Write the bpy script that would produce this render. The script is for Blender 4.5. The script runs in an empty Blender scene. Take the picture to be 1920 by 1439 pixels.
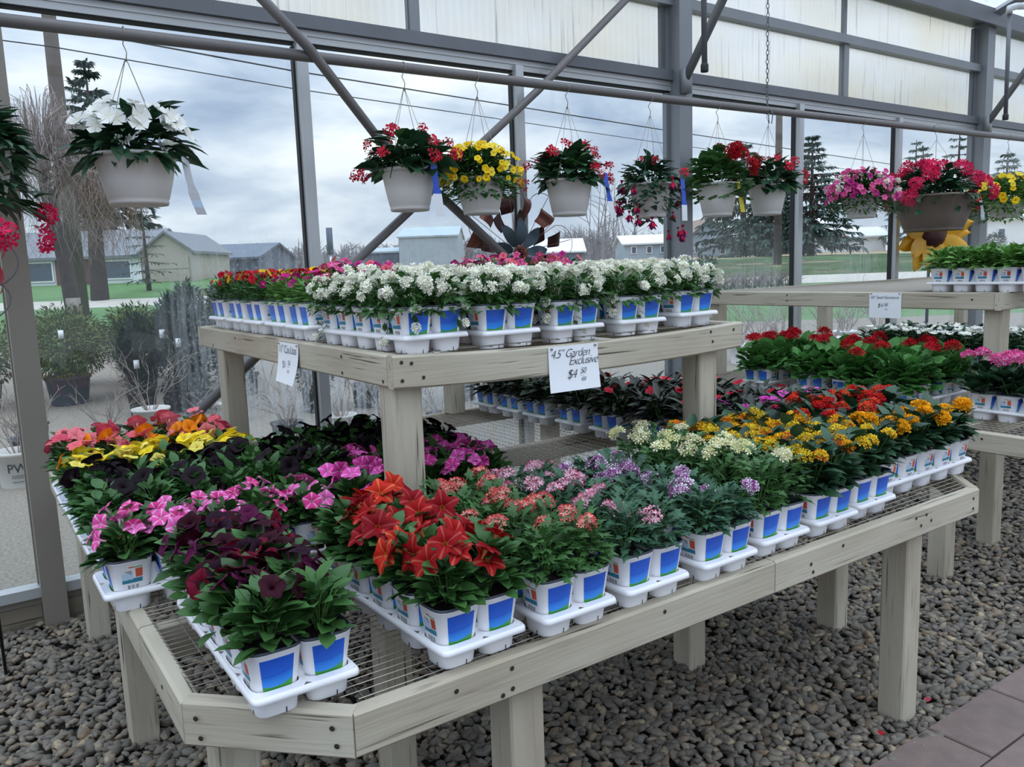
import bpy, math, random
import numpy as np
from mathutils import Matrix, Vector
random.seed(7); np.random.seed(7)
PI = math.pi
scn = bpy.context.scene
COL = scn.collection

# ------------------------------------------------------------------ camera
CAMZ = 1.545
cam_d = bpy.data.cameras.new('camera'); cam = bpy.data.objects.new('camera', cam_d); COL.objects.link(cam)
def cam_rows():
    p, r, a = math.radians(8.06), math.radians(-1.985), math.radians(34.49)
    cp, sp = math.cos(p), math.sin(p)
    right = np.array([1, 0, 0.]); up = np.array([0, sp, cp]); fw = np.array([0, cp, -sp])
    c, s = math.cos(r), math.sin(r)
    R = np.array([c*right + s*up, -s*right + c*up, fw])
    A = np.array([[math.cos(a), -math.sin(a), 0], [math.sin(a), math.cos(a), 0], [0, 0, 1]])
    return R @ A
MR = cam_rows()
cam.matrix_world = Matrix(((MR[0][0], MR[1][0], -MR[2][0], 0), (MR[0][1], MR[1][1], -MR[2][1], 0),
                           (MR[0][2], MR[1][2], -MR[2][2], CAMZ), (0, 0, 0, 1)))
cam_d.sensor_width = 36.0; cam_d.lens = 1523.0/1920*36.0
cam_d.clip_start = 0.05; cam_d.clip_end = 800
scn.camera = cam

# ------------------------------------------------------------------ world: broken overcast sky
SKY_STRENGTH = 1.0
EXPOSURE = 0.75
world = bpy.data.worlds.new('overcast_sky'); scn.world = world; world.use_nodes = True
def build_world():
    nt = world.node_tree; nt.nodes.clear(); N = nt.nodes; L = nt.links
    tc = N.new('ShaderNodeTexCoord'); sep = N.new('ShaderNodeSeparateXYZ'); L.new(tc.outputs['Generated'], sep.inputs[0])
    def mth(op, a, b=None):
        n = N.new('ShaderNodeMath'); n.operation = op
        for i, v in enumerate((a, b)):
            if v is None: continue
            if isinstance(v, (int, float)): n.inputs[i].default_value = v
            else: L.new(v, n.inputs[i])
        return n.outputs[0]
    z = mth('MAXIMUM', sep.outputs['Z'], 0.0)
    zz = mth('ADD', z, 0.22)
    u = mth('DIVIDE', sep.outputs['X'], zz); v = mth('DIVIDE', sep.outputs['Y'], zz)
    cb = N.new('ShaderNodeCombineXYZ'); L.new(u, cb.inputs[0]); L.new(v, cb.inputs[1])
    no = N.new('ShaderNodeTexNoise'); no.inputs['Scale'].default_value = 1.25; no.inputs['Detail'].default_value = 5.0
    no.inputs['Roughness'].default_value = 0.52; no.inputs['Distortion'].default_value = 0.25
    L.new(cb.outputs[0], no.inputs['Vector'])
    rp = N.new('ShaderNodeValToRGB'); e = rp.color_ramp.elements
    e[0].position = 0.36; e[0].color = (0.20, 0.26, 0.37, 1); e[1].position = 0.64; e[1].color = (0.62, 0.65, 0.69, 1)
    m = e.new(0.50); m.color = (0.37, 0.43, 0.52, 1)
    L.new(no.outputs['Fac'], rp.inputs['Fac'])
    # paler towards the horizon, brighter overhead, as an overcast sky is
    hz = N.new('ShaderNodeMapRange'); hz.inputs['From Min'].default_value = 0.0; hz.inputs['From Max'].default_value = 0.16
    hz.inputs['To Min'].default_value = 0.75; hz.inputs['To Max'].default_value = 0.0; L.new(z, hz.inputs['Value'])
    mx = N.new('ShaderNodeMix'); mx.data_type = 'RGBA'
    L.new(hz.outputs[0], mx.inputs['Factor']); L.new(rp.outputs[0], mx.inputs[6]); mx.inputs[7].default_value = (0.46, 0.51, 0.58, 1)
    st = mth('MULTIPLY', mth('ADD', mth('MULTIPLY', mth('MULTIPLY', z, z), 3.2), 1.0), SKY_STRENGTH)
    bg = N.new('ShaderNodeBackground'); L.new(mx.outputs[2], bg.inputs['Color']); L.new(st, bg.inputs['Strength'])
    out = N.new('ShaderNodeOutputWorld'); L.new(bg.outputs[0], out.inputs['Surface'])
build_world()
scn.view_settings.view_transform = 'Standard'; scn.view_settings.look = 'None'
scn.view_settings.gamma = 1.0; scn.view_settings.use_curve_mapping = False
scn.view_settings.exposure = EXPOSURE
scn.cycles.transparent_max_bounces = 24
scn.cycles.max_bounces = 8; scn.cycles.diffuse_bounces = 3; scn.cycles.transmission_bounces = 6
scn.cycles.caustics_reflective = False; scn.cycles.caustics_refractive = False
scn.cycles.use_denoising = True

# ------------------------------------------------------------------ small helpers
def lin(c):
    return tuple((x/12.92 if x <= 0.04045 else ((x+0.055)/1.055)**2.4) for x in c)
def hx(s):
    s = s.lstrip('#'); return lin(tuple(int(s[i:i+2], 16)/255 for i in (0, 2, 4)))
def tag(o, label=None, cat=None, group=None, kind=None):
    if label: o['label'] = label
    if cat: o['category'] = cat
    if group: o['group'] = group
    if kind: o['kind'] = kind
    return o
def empty(name, loc=(0, 0, 0), rz=0.0):
    o = bpy.data.objects.new(name, None); COL.objects.link(o); o.location = loc; o.rotation_euler = (0, 0, rz)
    o.empty_display_size = 0.05
    return o
def link(name, me, parent=None, loc=(0, 0, 0), rot=(0, 0, 0), sc=None):
    o = bpy.data.objects.new(name, me); COL.objects.link(o)
    o.location = loc; o.rotation_euler = rot
    if sc is not None: o.scale = (sc, sc, sc) if isinstance(sc, (int, float)) else sc
    if parent is not None: o.parent = parent
    return o

class MB:
    """collects shapes, then becomes ONE mesh"""
    def __init__(s): s.v = []; s.f = []; s.m = []; s.c = []; s.uv = {}
    def add(s, V, F, mi=0, col=None, uv=None):
        b = len(s.v); s.v.extend([tuple(map(float, p)) for p in V])
        for k, f in enumerate(F):
            if uv is not None: s.uv[len(s.f)] = [uv[i] for i in f]
            s.f.append(tuple(i+b for i in f)); s.m.append(mi)
        if col is not None:
            if len(s.c) < b: s.c.extend([(1, 1, 1)]*(b-len(s.c)))
            s.c.extend([tuple(map(float, q)) for q in col])
    def box(s, a, b, mi=0):
        x0, y0, z0 = a; x1, y1, z1 = b
        V = [(x0,y0,z0),(x1,y0,z0),(x1,y1,z0),(x0,y1,z0),(x0,y0,z1),(x1,y0,z1),(x1,y1,z1),(x0,y1,z1)]
        s.add(V, [(0,3,2,1),(4,5,6,7),(0,1,5,4),(1,2,6,5),(2,3,7,6),(3,0,4,7)], mi)
    def tube(s, pts, rad, n=6, mi=0, caps=True, col=None):
        P = [np.array(p, float) for p in pts]; m = len(P)
        R = rad if isinstance(rad, (list, tuple)) else [rad]*m
        V = []; up = None
        for i in range(m):
            t = P[min(i+1, m-1)] - P[max(i-1, 0)]; t /= (np.linalg.norm(t)+1e-9)
            if up is None or abs(np.dot(up, t)) > 0.95:
                up = np.array([0, 0, 1.]) if abs(t[2]) < 0.9 else np.array([1., 0, 0])
            a = np.cross(t, up); a /= np.linalg.norm(a); b = np.cross(a, t); up = b
            for k in range(n):
                th = 2*PI*k/n; V.append(P[i] + R[i]*(math.cos(th)*a + math.sin(th)*b))
        F = []
        for i in range(m-1):
            for k in range(n):
                F.append((i*n+k, i*n+(k+1) % n, (i+1)*n+(k+1) % n, (i+1)*n+k))
        if caps and n > 2:
            F.append(tuple(range(n))[::-1]); F.append(tuple(range((m-1)*n, m*n)))
        s.add(V, F, mi, None if col is None else [col]*len(V))
    def lathe(s, prof, n=24, mi=0, c=(0, 0, 0), shape=None, close=False):
        V = []
        for (r, z) in prof:
            for k in range(n):
                th = 2*PI*k/n; q = shape(th) if shape else 1.0
                V.append((c[0]+r*q*math.cos(th), c[1]+r*q*math.sin(th), c[2]+z))
        F = []
        for i in range(len(prof)-1):
            for k in range(n):
                F.append((i*n+k, i*n+(k+1) % n, (i+1)*n+(k+1) % n, (i+1)*n+k))
        if close: F.append(tuple(range(n))[::-1]); F.append(tuple((len(prof)-1)*n+k for k in range(n)))
        s.add(V, F, mi)
    def disc(s, r, z, n=24, mi=0, c=(0, 0, 0), shape=None):
        V = [(c[0], c[1], c[2]+z)]
        for k in range(n):
            th = 2*PI*k/n; q = shape(th) if shape else 1.0
            V.append((c[0]+r*q*math.cos(th), c[1]+r*q*math.sin(th), c[2]+z))
        s.add(V, [(0, 1+k, 1+(k+1) % n) for k in range(n)], mi)
    def mesh(s, name, mats, smooth=True):
        me = bpy.data.meshes.new(name); me.from_pydata(s.v, [], s.f)
        for m in (mats if isinstance(mats, (list, tuple)) else [mats]): me.materials.append(m)
        if any(s.m): me.polygons.foreach_set('material_index', s.m)
        me.polygons.foreach_set('use_smooth', [smooth]*len(s.f))
        if s.c:
            if len(s.c) < len(s.v): s.c.extend([(1, 1, 1)]*(len(s.v)-len(s.c)))
            at = me.color_attributes.new('Col', 'FLOAT_COLOR', 'POINT')
            at.data.foreach_set('color', np.concatenate([np.array(s.c), np.ones((len(s.c), 1))], 1).astype(np.float32).ravel())
        if s.uv:
            ul = me.uv_layers.new(name='UVMap'); 
            for pi, p in enumerate(me.polygons):
                if pi in s.uv:
                    for li, q in zip(p.loop_indices, s.uv[pi]): ul.data[li].uv = q
        me.update(); return me
    def build(s, name, mats, parent=None, loc=(0, 0, 0), rot=(0, 0, 0), smooth=True):
        return link(name, s.mesh(name, mats, smooth), parent, loc, rot)

# ------------------------------------------------------------------ materials
def mat(name, col, rough=0.5, metal=0.0, spec=0.5, var=0.0, vscale=8.0, bump=0.0, bscale=60.0, island=0.0, col2=None, stretch=None, objrand=0.0, attr=False, sheen=0.0):
    m = bpy.data.materials.new(name); m.use_nodes = True
    nt = m.node_tree; N = nt.nodes; L = nt.links; b = N['Principled BSDF']
    b.inputs['Roughness'].default_value = rough; b.inputs['Metallic'].default_value = metal
    b.inputs['Specular IOR Level'].default_value = spec
    b.inputs['Base Color'].default_value = (*col, 1)
    src = None
    def mixc(fac, c1, c2, mode='MIX'):
        x = N.new('ShaderNodeMix'); x.data_type = 'RGBA'; x.blend_type = mode
        for sock, v in ((x.inputs['Factor'], fac), (x.inputs[6], c1), (x.inputs[7], c2)):
            if isinstance(v, (int, float)): sock.default_value = v
            elif isinstance(v, tuple): sock.default_value = (*v[:3], 1)
            else: L.new(v, sock)
        return x.outputs[2]
    cur = tuple(col)
    if attr:
        a = N.new('ShaderNodeAttribute'); a.attribute_name = 'Col'; cur = a.outputs['Color']
    vec = None
    if var or bump:
        tc = N.new('ShaderNodeTexCoord'); vec = tc.outputs['Object']
        if stretch:
            mp = N.new('ShaderNodeMapping'); mp.inputs['Scale'].default_value = stretch; L.new(vec, mp.inputs['Vector']); vec = mp.outputs[0]
    if var:
        no = N.new('ShaderNodeTexNoise'); no.inputs['Scale'].default_value = vscale; no.inputs['Detail'].default_value = 5
        L.new(vec, no.inputs['Vector'])
        mr = N.new('ShaderNodeMapRange'); mr.inputs['From Min'].default_value = 0.3; mr.inputs['From Max'].default_value = 0.7
        L.new(no.outputs['Fac'], mr.inputs['Value'])
        c2 = col2 if col2 else tuple(x*(1-var) for x in col)
        cur = mixc(mr.outputs[0], cur, c2)
    def rnd(out, amt):
        nonlocal cur
        mr = N.new('ShaderNodeMapRange'); mr.inputs['To Min'].default_value = 1-amt; mr.inputs['To Max'].default_value = 1+amt
        L.new(out, mr.inputs['Value'])
        vm = N.new('ShaderNodeVectorMath'); vm.operation = 'SCALE'
        if isinstance(cur, tuple): vm.inputs[0].default_value = cur[:3]
        else: L.new(cur, vm.inputs[0])
        L.new(mr.outputs[0], vm.inputs['Scale']); cur = vm.outputs[0]
    if island:
        g = N.new('ShaderNodeNewGeometry'); rnd(g.outputs['Random Per Island'], island)
    if objrand:
        g = N.new('ShaderNodeObjectInfo'); rnd(g.outputs['Random'], objrand)
    if not isinstance(cur, tuple): L.new(cur, b.inputs['Base Color'])
    if bump:
        no = N.new('ShaderNodeTexNoise'); no.inputs['Scale'].default_value = bscale; no.inputs['Detail'].default_value = 4; L.new(vec, no.inputs['Vector'])
        bp = N.new('ShaderNodeBump'); bp.inputs['Strength'].default_value = bump; bp.inputs['Distance'].default_value = 0.01
        L.new(no.outputs['Fac'], bp.inputs['Height']); L.new(bp.outputs[0], b.inputs['Normal'])
    return m

def thin(m, amt=0.35):
    """let a leaf or petal pass some light from behind"""
    nt = m.node_tree; N = nt.nodes; L = nt.links; b = N['Principled BSDF']; out = N['Material Output']
    t = N.new('ShaderNodeBsdfTranslucent')
    if b.inputs['Base Color'].is_linked: L.new(b.inputs['Base Color'].links[0].from_socket, t.inputs['Color'])
    else: t.inputs['Color'].default_value = b.inputs['Base Color'].default_value
    mx = N.new('ShaderNodeMixShader'); mx.inputs[0].default_value = amt
    L.new(b.outputs[0], mx.inputs[1]); L.new(t.outputs[0], mx.inputs[2]); L.new(mx.outputs[0], out.inputs['Surface'])
    return m

def wood_mat(name, c1, c2, dark, scale=1.0):
    m = bpy.data.materials.new(name); m.use_nodes = True
    nt = m.node_tree; N = nt.nodes; L = nt.links; b = N['Principled BSDF']; b.inputs['Roughness'].default_value = 0.75
    b.inputs['Specular IOR Level'].default_value = 0.25
    tc = N.new('ShaderNodeTexCoord'); oi = N.new('ShaderNodeObjectInfo')
    off = N.new('ShaderNodeVectorMath'); off.operation = 'SCALE'; off.inputs['Scale'].default_value = 37.0
    cb = N.new('ShaderNodeCombineXYZ'); L.new(oi.outputs['Random'], cb.inputs[0]); L.new(oi.outputs['Random'], cb.inputs[1]); L.new(cb.outputs[0], off.inputs[0])
    ad = N.new('ShaderNodeVectorMath'); L.new(tc.outputs['Object'], ad.inputs[0]); L.new(off.outputs[0], ad.inputs[1])
    mp = N.new('ShaderNodeMapping'); mp.inputs['Scale'].default_value = (2.2, 26, 26); L.new(ad.outputs[0], mp.inputs['Vector'])
    n1 = N.new('ShaderNodeTexNoise'); n1.inputs['Scale'].default_value = 1.0*scale; n1.inputs['Detail'].default_value = 6; n1.inputs['Distortion'].default_value = 1.2; L.new(mp.outputs[0], n1.inputs['Vector'])
    mp2 = N.new('ShaderNodeMapping'); mp2.inputs['Scale'].default_value = (1.6, 7, 7); L.new(ad.outputs[0], mp2.inputs['Vector'])
    n2 = N.new('ShaderNodeTexNoise'); n2.inputs['Scale'].default_value = 1.0; n2.inputs['Detail'].default_value = 3; L.new(mp2.outputs[0], n2.inputs['Vector'])
    mp3 = N.new('ShaderNodeMapping'); mp3.inputs['Scale'].default_value = (3.0, 90, 90); L.new(ad.outputs[0], mp3.inputs['Vector'])
    n3 = N.new('ShaderNodeTexNoise'); n3.inputs['Scale'].default_value = 1.0; n3.inputs['Detail'].default_value = 2; L.new(mp3.outputs[0], n3.inputs['Vector'])
    r1 = N.new('ShaderNodeMapRange'); r1.inputs['From Min'].default_value = 0.35; r1.inputs['From Max'].default_value = 0.68; L.new(n2.outputs['Fac'], r1.inputs['Value'])
    x1 = N.new('ShaderNodeMix'); x1.data_type = 'RGBA'; L.new(r1.outputs[0], x1.inputs['Factor']); x1.inputs[6].default_value = (*c1, 1); x1.inputs[7].default_value = (*c2, 1)
    r2 = N.new('ShaderNodeMapRange'); r2.inputs['From Min'].default_value = 0.56; r2.inputs['From Max'].default_value = 0.74; r2.inputs['To Max'].default_value = 0.4; L.new(n1.outputs['Fac'], r2.inputs['Value'])
    x2 = N.new('ShaderNodeMix'); x2.data_type = 'RGBA'; L.new(r2.outputs[0], x2.inputs['Factor']); L.new(x1.outputs[2], x2.inputs[6]); x2.inputs[7].default_value = (*[0.5*(a+d) for a, d in zip(c2, dark)], 1)
    r3 = N.new('ShaderNodeMapRange'); r3.inputs['From Min'].default_value = 0.64; r3.inputs['From Max'].default_value = 0.72; r3.inputs['To Max'].default_value = 0.9; L.new(n3.outputs['Fac'], r3.inputs['Value'])
    x3 = N.new('ShaderNodeMix'); x3.data_type = 'RGBA'; L.new(r3.outputs[0], x3.inputs['Factor']); L.new(x2.outputs[2], x3.inputs[6]); x3.inputs[7].default_value = (*dark, 1)
    L.new(x3.outputs[2], b.inputs['Base Color'])
    bp = N.new('ShaderNodeBump'); bp.inputs['Strength'].default_value = 0.35; bp.inputs['Distance'].default_value = 0.004; bp.invert = True
    L.new(n3.outputs['Fac'], bp.inputs['Height']); L.new(bp.outputs[0], b.inputs['Normal'])
    return m

M = {}
M['wood'] = wood_mat('weathered_painted_wood', hx('bdb6a4'), hx('a79d8a'), hx('463b2f'))
M['wood_dark'] = wood_mat('weathered_board', hx('8a8172'), hx('6f6759'), hx('2f2921'))
M['screw'] = mat('rusty_screw', hx('2a221b'), 0.6)
M['wire'] = mat('galvanised_wire', hx('9b9488'), 0.45, 0.7)
M['steel'] = mat('painted_steel', hx('868a8e'), 0.45, 0.25, var=0.12, vscale=3)
M['steel_dark'] = mat('dark_steel', hx('6a6d72'), 0.5, 0.3, var=0.15, vscale=4)
M['steel_warm'] = mat('tan_steel', hx('8a8479'), 0.5, 0.1, var=0.12, vscale=2.5)
M['alu'] = mat('aluminium_mullion', hx('b7babb'), 0.4, 0.35, var=0.08, vscale=4)
M['gasket'] = mat('black_gasket', hx('1b1c1e'), 0.6)
M['pipe'] = mat('grey_pipe', hx('6e6a69'), 0.5, 0.2, var=0.15, vscale=6)
M['white_plastic'] = mat('white_tray_plastic', hx('f1f1f4'), 0.38, spec=0.4)
M['pot_plastic'] = mat('white_pot_plastic', hx('eeeef1'), 0.42, spec=0.4)
M['pot_rim'] = mat('dark_pot_rim', hx('3d444e'), 0.5)
M['soil'] = mat('potting_soil', hx('2a2019'), 0.95, var=0.5, vscale=120, bump=0.6, bscale=200)
M['grey_pot'] = mat('grey_hanging_pot', hx('d3d0cc'), 0.5, spec=0.35)
M['brown_pot'] = mat('brown_planter', hx('6d6156'), 0.6, var=0.2, vscale=10)
M['black_plastic'] = mat('black_plastic', hx('17181c'), 0.5)
M['blue_pot'] = mat('dark_blue_pot', hx('3a4350'), 0.5)
M['paper'] = mat('white_paper', hx('eceef2'), 0.7)
M['ink'] = mat('black_marker_ink', hx('2c2c34'), 0.6)
M['copper'] = mat('copper_sheet', hx('8d5a4e'), 0.35, 0.6, var=0.3, vscale=12)
M['copper_dark'] = mat('dark_copper_sheet', hx('4d2b2b'), 0.4, 0.5, var=0.3, vscale=12)
M['teal'] = mat('slate_blue_sheet', hx('45555e'), 0.4, 0.4, var=0.25, vscale=12)
M['yellow_metal'] = mat('sunflower_yellow', hx('efb21c'), 0.45, var=0.18, vscale=14)
M['red_metal'] = mat('red_enamel', hx('a8102c'), 0.3)
M['flower'] = thin(mat('petals', (1, 1, 1), 0.6, spec=0.12, attr=True, objrand=0.12, island=0.10), 0.2)
M['leaf'] = thin(mat('mid_green_leaf', hx('466f38'), 0.45, spec=0.35, island=0.38, objrand=0.12, var=0.25, vscale=30, col2=hx('34592d')), 0.18)
M['leaf_bright'] = thin(mat('bright_green_leaf', hx('568c45'), 0.5, spec=0.3, island=0.35, objrand=0.12, var=0.25, vscale=30, col2=hx('3c6e35')), 0.18)
M['leaf_light'] = thin(mat('light_green_leaf', hx('6f9a4c'), 0.5, spec=0.3, island=0.35, objrand=0.12, var=0.25, vscale=30, col2=hx('4c7d3a')), 0.2)
M['leaf_dark'] = thin(mat('dark_green_leaf', hx('33553a'), 0.4, spec=0.4, island=0.4, objrand=0.12, var=0.25, vscale=30, col2=hx('23422b')), 0.14)
M['leaf_blue'] = thin(mat('blue_green_leaf', hx('44694a'), 0.5, spec=0.3, island=0.35, objrand=0.12, var=0.25, vscale=30, col2=hx('2f5140')), 0.15)
M['leaf_bronze'] = thin(mat('bronze_green_leaf', hx('34422f'), 0.4, spec=0.4, island=0.4, objrand=0.12, var=0.3, vscale=30, col2=hx('2a2a24')), 0.1)
M['pebble'] = mat('river_pebble', hx('817c75'), 0.7, spec=0.3, attr=True, var=0.3, vscale=70)
M['label_green'] = mat('label_green', hx('4d9a3d'), 0.4)
M['label_teal'] = mat('label_teal', hx('2f7f9c'), 0.4)
M['label_pic'] = mat('label_picture', hx('c8553f'), 0.4, objrand=0.3)
M['label_grey'] = mat('label_print', hx('3a3f48'), 0.5)
M['label_sky'] = mat('label_pale_blue', hx('b9cfe2'), 0.4)

def blue_label():
    m = bpy.data.materials.new('label_blue'); m.use_nodes = True
    nt = m.node_tree; N = nt.nodes; L = nt.links; b = N['Principled BSDF']; b.inputs['Roughness'].default_value = 0.35
    uv = N.new('ShaderNodeUVMap'); sp = N.new('ShaderNodeSeparateXYZ'); L.new(uv.outputs[0], sp.inputs[0])
    w = N.new('ShaderNodeMath'); w.operation = 'MULTIPLY_ADD'; w.inputs[1].default_value = -0.09; L.new(sp.outputs[0], w.inputs[0]); L.new(sp.outputs[1], w.inputs[2])
    rp = N.new('ShaderNodeValToRGB'); e = rp.color_ramp.elements
    e[0].position = 0.0; e[0].color = (*hx('3f9a3c'), 1); e[1].position = 0.9; e[1].color = (*hx('2257c4'), 1)
    for p, c in ((0.12, '3a8f3a'), (0.125, '2a86dc'), (0.30, '2f83e0'), (0.44, '2b6fd6'), (0.455, '1a49ab'), (0.47, '2a66d2')):
        q = e.new(p); q.color = (*hx(c), 1)
    L.new(w.outputs[0], rp.inputs[0]); L.new(rp.outputs[0], b.inputs['Base Color'])
    return m
M['label_blue'] = blue_label()

def glass_mat(name, haze=True):
    m = bpy.data.materials.new(name); m.use_nodes = True
    nt = m.node_tree; N = nt.nodes; L = nt.links; N.clear()
    out = N.new('ShaderNodeOutputMaterial')
    tr = N.new('ShaderNodeBsdfTransparent'); tr.inputs['Color'].default_value = (0.95, 0.97, 0.965, 1)
    gl = N.new('ShaderNodeBsdfGlossy'); gl.inputs['Roughness'].default_value = 0.03; gl.inputs['Color'].default_value = (0.9, 0.9, 0.9, 1)
    gg = N.new('ShaderNodeNewGeometry'); dt = N.new('ShaderNodeVectorMath'); dt.operation = 'DOT_PRODUCT'
    L.new(gg.outputs['Incoming'], dt.inputs[0]); L.new(gg.outputs['Normal'], dt.inputs[1])
    ab = N.new('ShaderNodeMath'); ab.operation = 'ABSOLUTE'; L.new(dt.outputs['Value'], ab.inputs[0])
    fr = N.new('ShaderNodeMapRange'); fr.interpolation_type = 'SMOOTHSTEP'; fr.inputs['From Min'].default_value = 0.0; fr.inputs['From Max'].default_value = 0.55
    fr.inputs['To Min'].default_value = 0.22; fr.inputs['To Max'].default_value = 0.02; L.new(ab.outputs[0], fr.inputs['Value'])
    m1 = N.new('ShaderNodeMixShader'); L.new(fr.outputs[0], m1.inputs[0]); L.new(tr.outputs[0], m1.inputs[1]); L.new(gl.outputs[0], m1.inputs[2])
    if not haze:
        L.new(m1.outputs[0], out.inputs['Surface']); return m
    g = N.new('ShaderNodeNewGeometry'); sp = N.new('ShaderNodeSeparateXYZ'); L.new(g.outputs['Position'], sp.inputs[0])
    def mth(op, a, b=None, cl=False):
        n = N.new('ShaderNodeMath'); n.operation = op; n.use_clamp = cl
        for i, v in enumerate((a, b)):
            if v is None: continue
            if isinstance(v, (int, float)): n.inputs[i].default_value = v
            else: L.new(v, n.inputs[i])
        return n.outputs[0]
    def noise(sc, detail, rough=0.5):
        mp = N.new('ShaderNodeMapping'); mp.inputs['Scale'].default_value = sc; L.new(g.outputs['Position'], mp.inputs['Vector'])
        n = N.new('ShaderNodeTexNoise'); n.inputs['Scale'].default_value = 1; n.inputs['Detail'].default_value = detail; n.inputs['Roughness'].default_value = rough
        L.new(mp.outputs[0], n.inputs['Vector']); return n.outputs['Fac']
    def rng(v, a, b, c=0.0, d=1.0):
        r = N.new('ShaderNodeMapRange'); r.inputs['From Min'].default_value = a; r.inputs['From Max'].default_value = b
        r.inputs['To Min'].default_value = c; r.inputs['To Max'].default_value = d; L.new(v, r.inputs['Value']); return r.outputs[0]
    # condensation sits on the lower half of the panes and has run down in streaks
    height = rng(mth('ADD', sp.outputs[2], mth('MULTIPLY', noise((1.2, 1, 0.4), 2), -0.5)), 1.15, 1.55, 1.0, 0.0)
    side = mth('MULTIPLY', rng(sp.outputs[0], 0.75, 1.15), rng(sp.outputs[0], 3.6, 5.2, 1.0, 0.35))
    streak = rng(noise((42, 1, 2.6), 4, 0.6), 0.40, 0.60)
    drops = rng(noise((75, 1, 55), 2), 0.55, 0.66)
    patch = rng(noise((2.2, 1, 1.6), 3), 0.35, 0.6)
    mask = mth('MULTIPLY', mth('MULTIPLY', height, side), mth('ADD', mth('MULTIPLY', streak, patch), mth('MULTIPLY', drops, 0.5)), True)
    fac = mth('ADD', mth('MULTIPLY', mask, 0.38), mth('MULTIPLY', height, 0.03), True)
    df = N.new('ShaderNodeBsdfTranslucent'); df.inputs['Color'].default_value = (0.60, 0.63, 0.65, 1)
    m2 = N.new('ShaderNodeMixShader'); L.new(fac, m2.inputs[0]); L.new(m1.outputs[0], m2.inputs[1]); L.new(df.outputs[0], m2.inputs[2])
    L.new(m2.outputs[0], out.inputs['Surface'])
    return m
M['glass'] = glass_mat('window_glass_with_condensation')
M['glass_clear'] = glass_mat('clear_glass', False)

def poly_mat(name, trans, tint, stain, roof=False):
    m = bpy.data.materials.new(name); m.use_nodes = True
    nt = m.node_tree; N = nt.nodes; L = nt.links; N.clear(); out = N.new('ShaderNodeOutputMaterial')
    tc = N.new('ShaderNodeTexCoord')
    tl = N.new('ShaderNodeBsdfTranslucent'); tr = N.new('ShaderNodeBsdfTransparent'); tr.inputs['Color'].default_value = (0.94, 0.96, 0.97, 1)
    mp = N.new('ShaderNodeMapping'); mp.inputs['Scale'].default_value = (30, 30, 1.2); L.new(tc.outputs['Object'], mp.inputs['Vector'])
    n = N.new('ShaderNodeTexNoise'); n.inputs['Scale'].default_value = 1; n.inputs['Detail'].default_value = 4; L.new(mp.outputs[0], n.inputs['Vector'])
    r = N.new('ShaderNodeMapRange'); r.inputs['From Min'].default_value = 0.60; r.inputs['From Max'].default_value = 0.72; r.inputs['To Max'].default_value = 0.6; L.new(n.outputs['Fac'], r.inputs['Value'])
    mp2 = N.new('ShaderNodeMapping'); mp2.inputs['Scale'].default_value = (0.7, 0.7, 1.3); L.new(tc.outputs['Object'], mp2.inputs['Vector'])
    n2 = N.new('ShaderNodeTexNoise'); n2.inputs['Scale'].default_value = 1; n2.inputs['Detail'].default_value = 3; L.new(mp2.outputs[0], n2.inputs['Vector'])
    r2 = N.new('ShaderNodeMapRange'); r2.inputs['From Min'].default_value = 0.40; r2.inputs['From Max'].default_value = 0.65; L.new(n2.outputs['Fac'], r2.inputs['Value'])
    x = N.new('ShaderNodeMix'); x.data_type = 'RGBA'; L.new(r2.outputs[0], x.inputs['Factor']); x.inputs[6].default_value = (*tint, 1); x.inputs[7].default_value = (*stain, 1)
    x2 = N.new('ShaderNodeMix'); x2.data_type = 'RGBA'; L.new(r.outputs[0], x2.inputs['Factor']); L.new(x.outputs[2], x2.inputs[6]); x2.inputs[7].default_value = (0.12, 0.11, 0.09, 1)
    L.new(x2.outputs[2], tl.inputs['Color'])
    mx = N.new('ShaderNodeMixShader'); mx.inputs[0].default_value = trans; L.new(tl.outputs[0], mx.inputs[1]); L.new(tr.outputs[0], mx.inputs[2])
    L.new(mx.outputs[0], out.inputs['Surface'])
    return m
M['poly'] = poly_mat('ribbed_polycarbonate', 0.22, hx('fbfaf6'), hx('f4e8cc'))
M['roof_poly'] = poly_mat('clear_roof_polycarbonate', 0.72, hx('f4f6f8'), hx('eceeee'))

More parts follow.
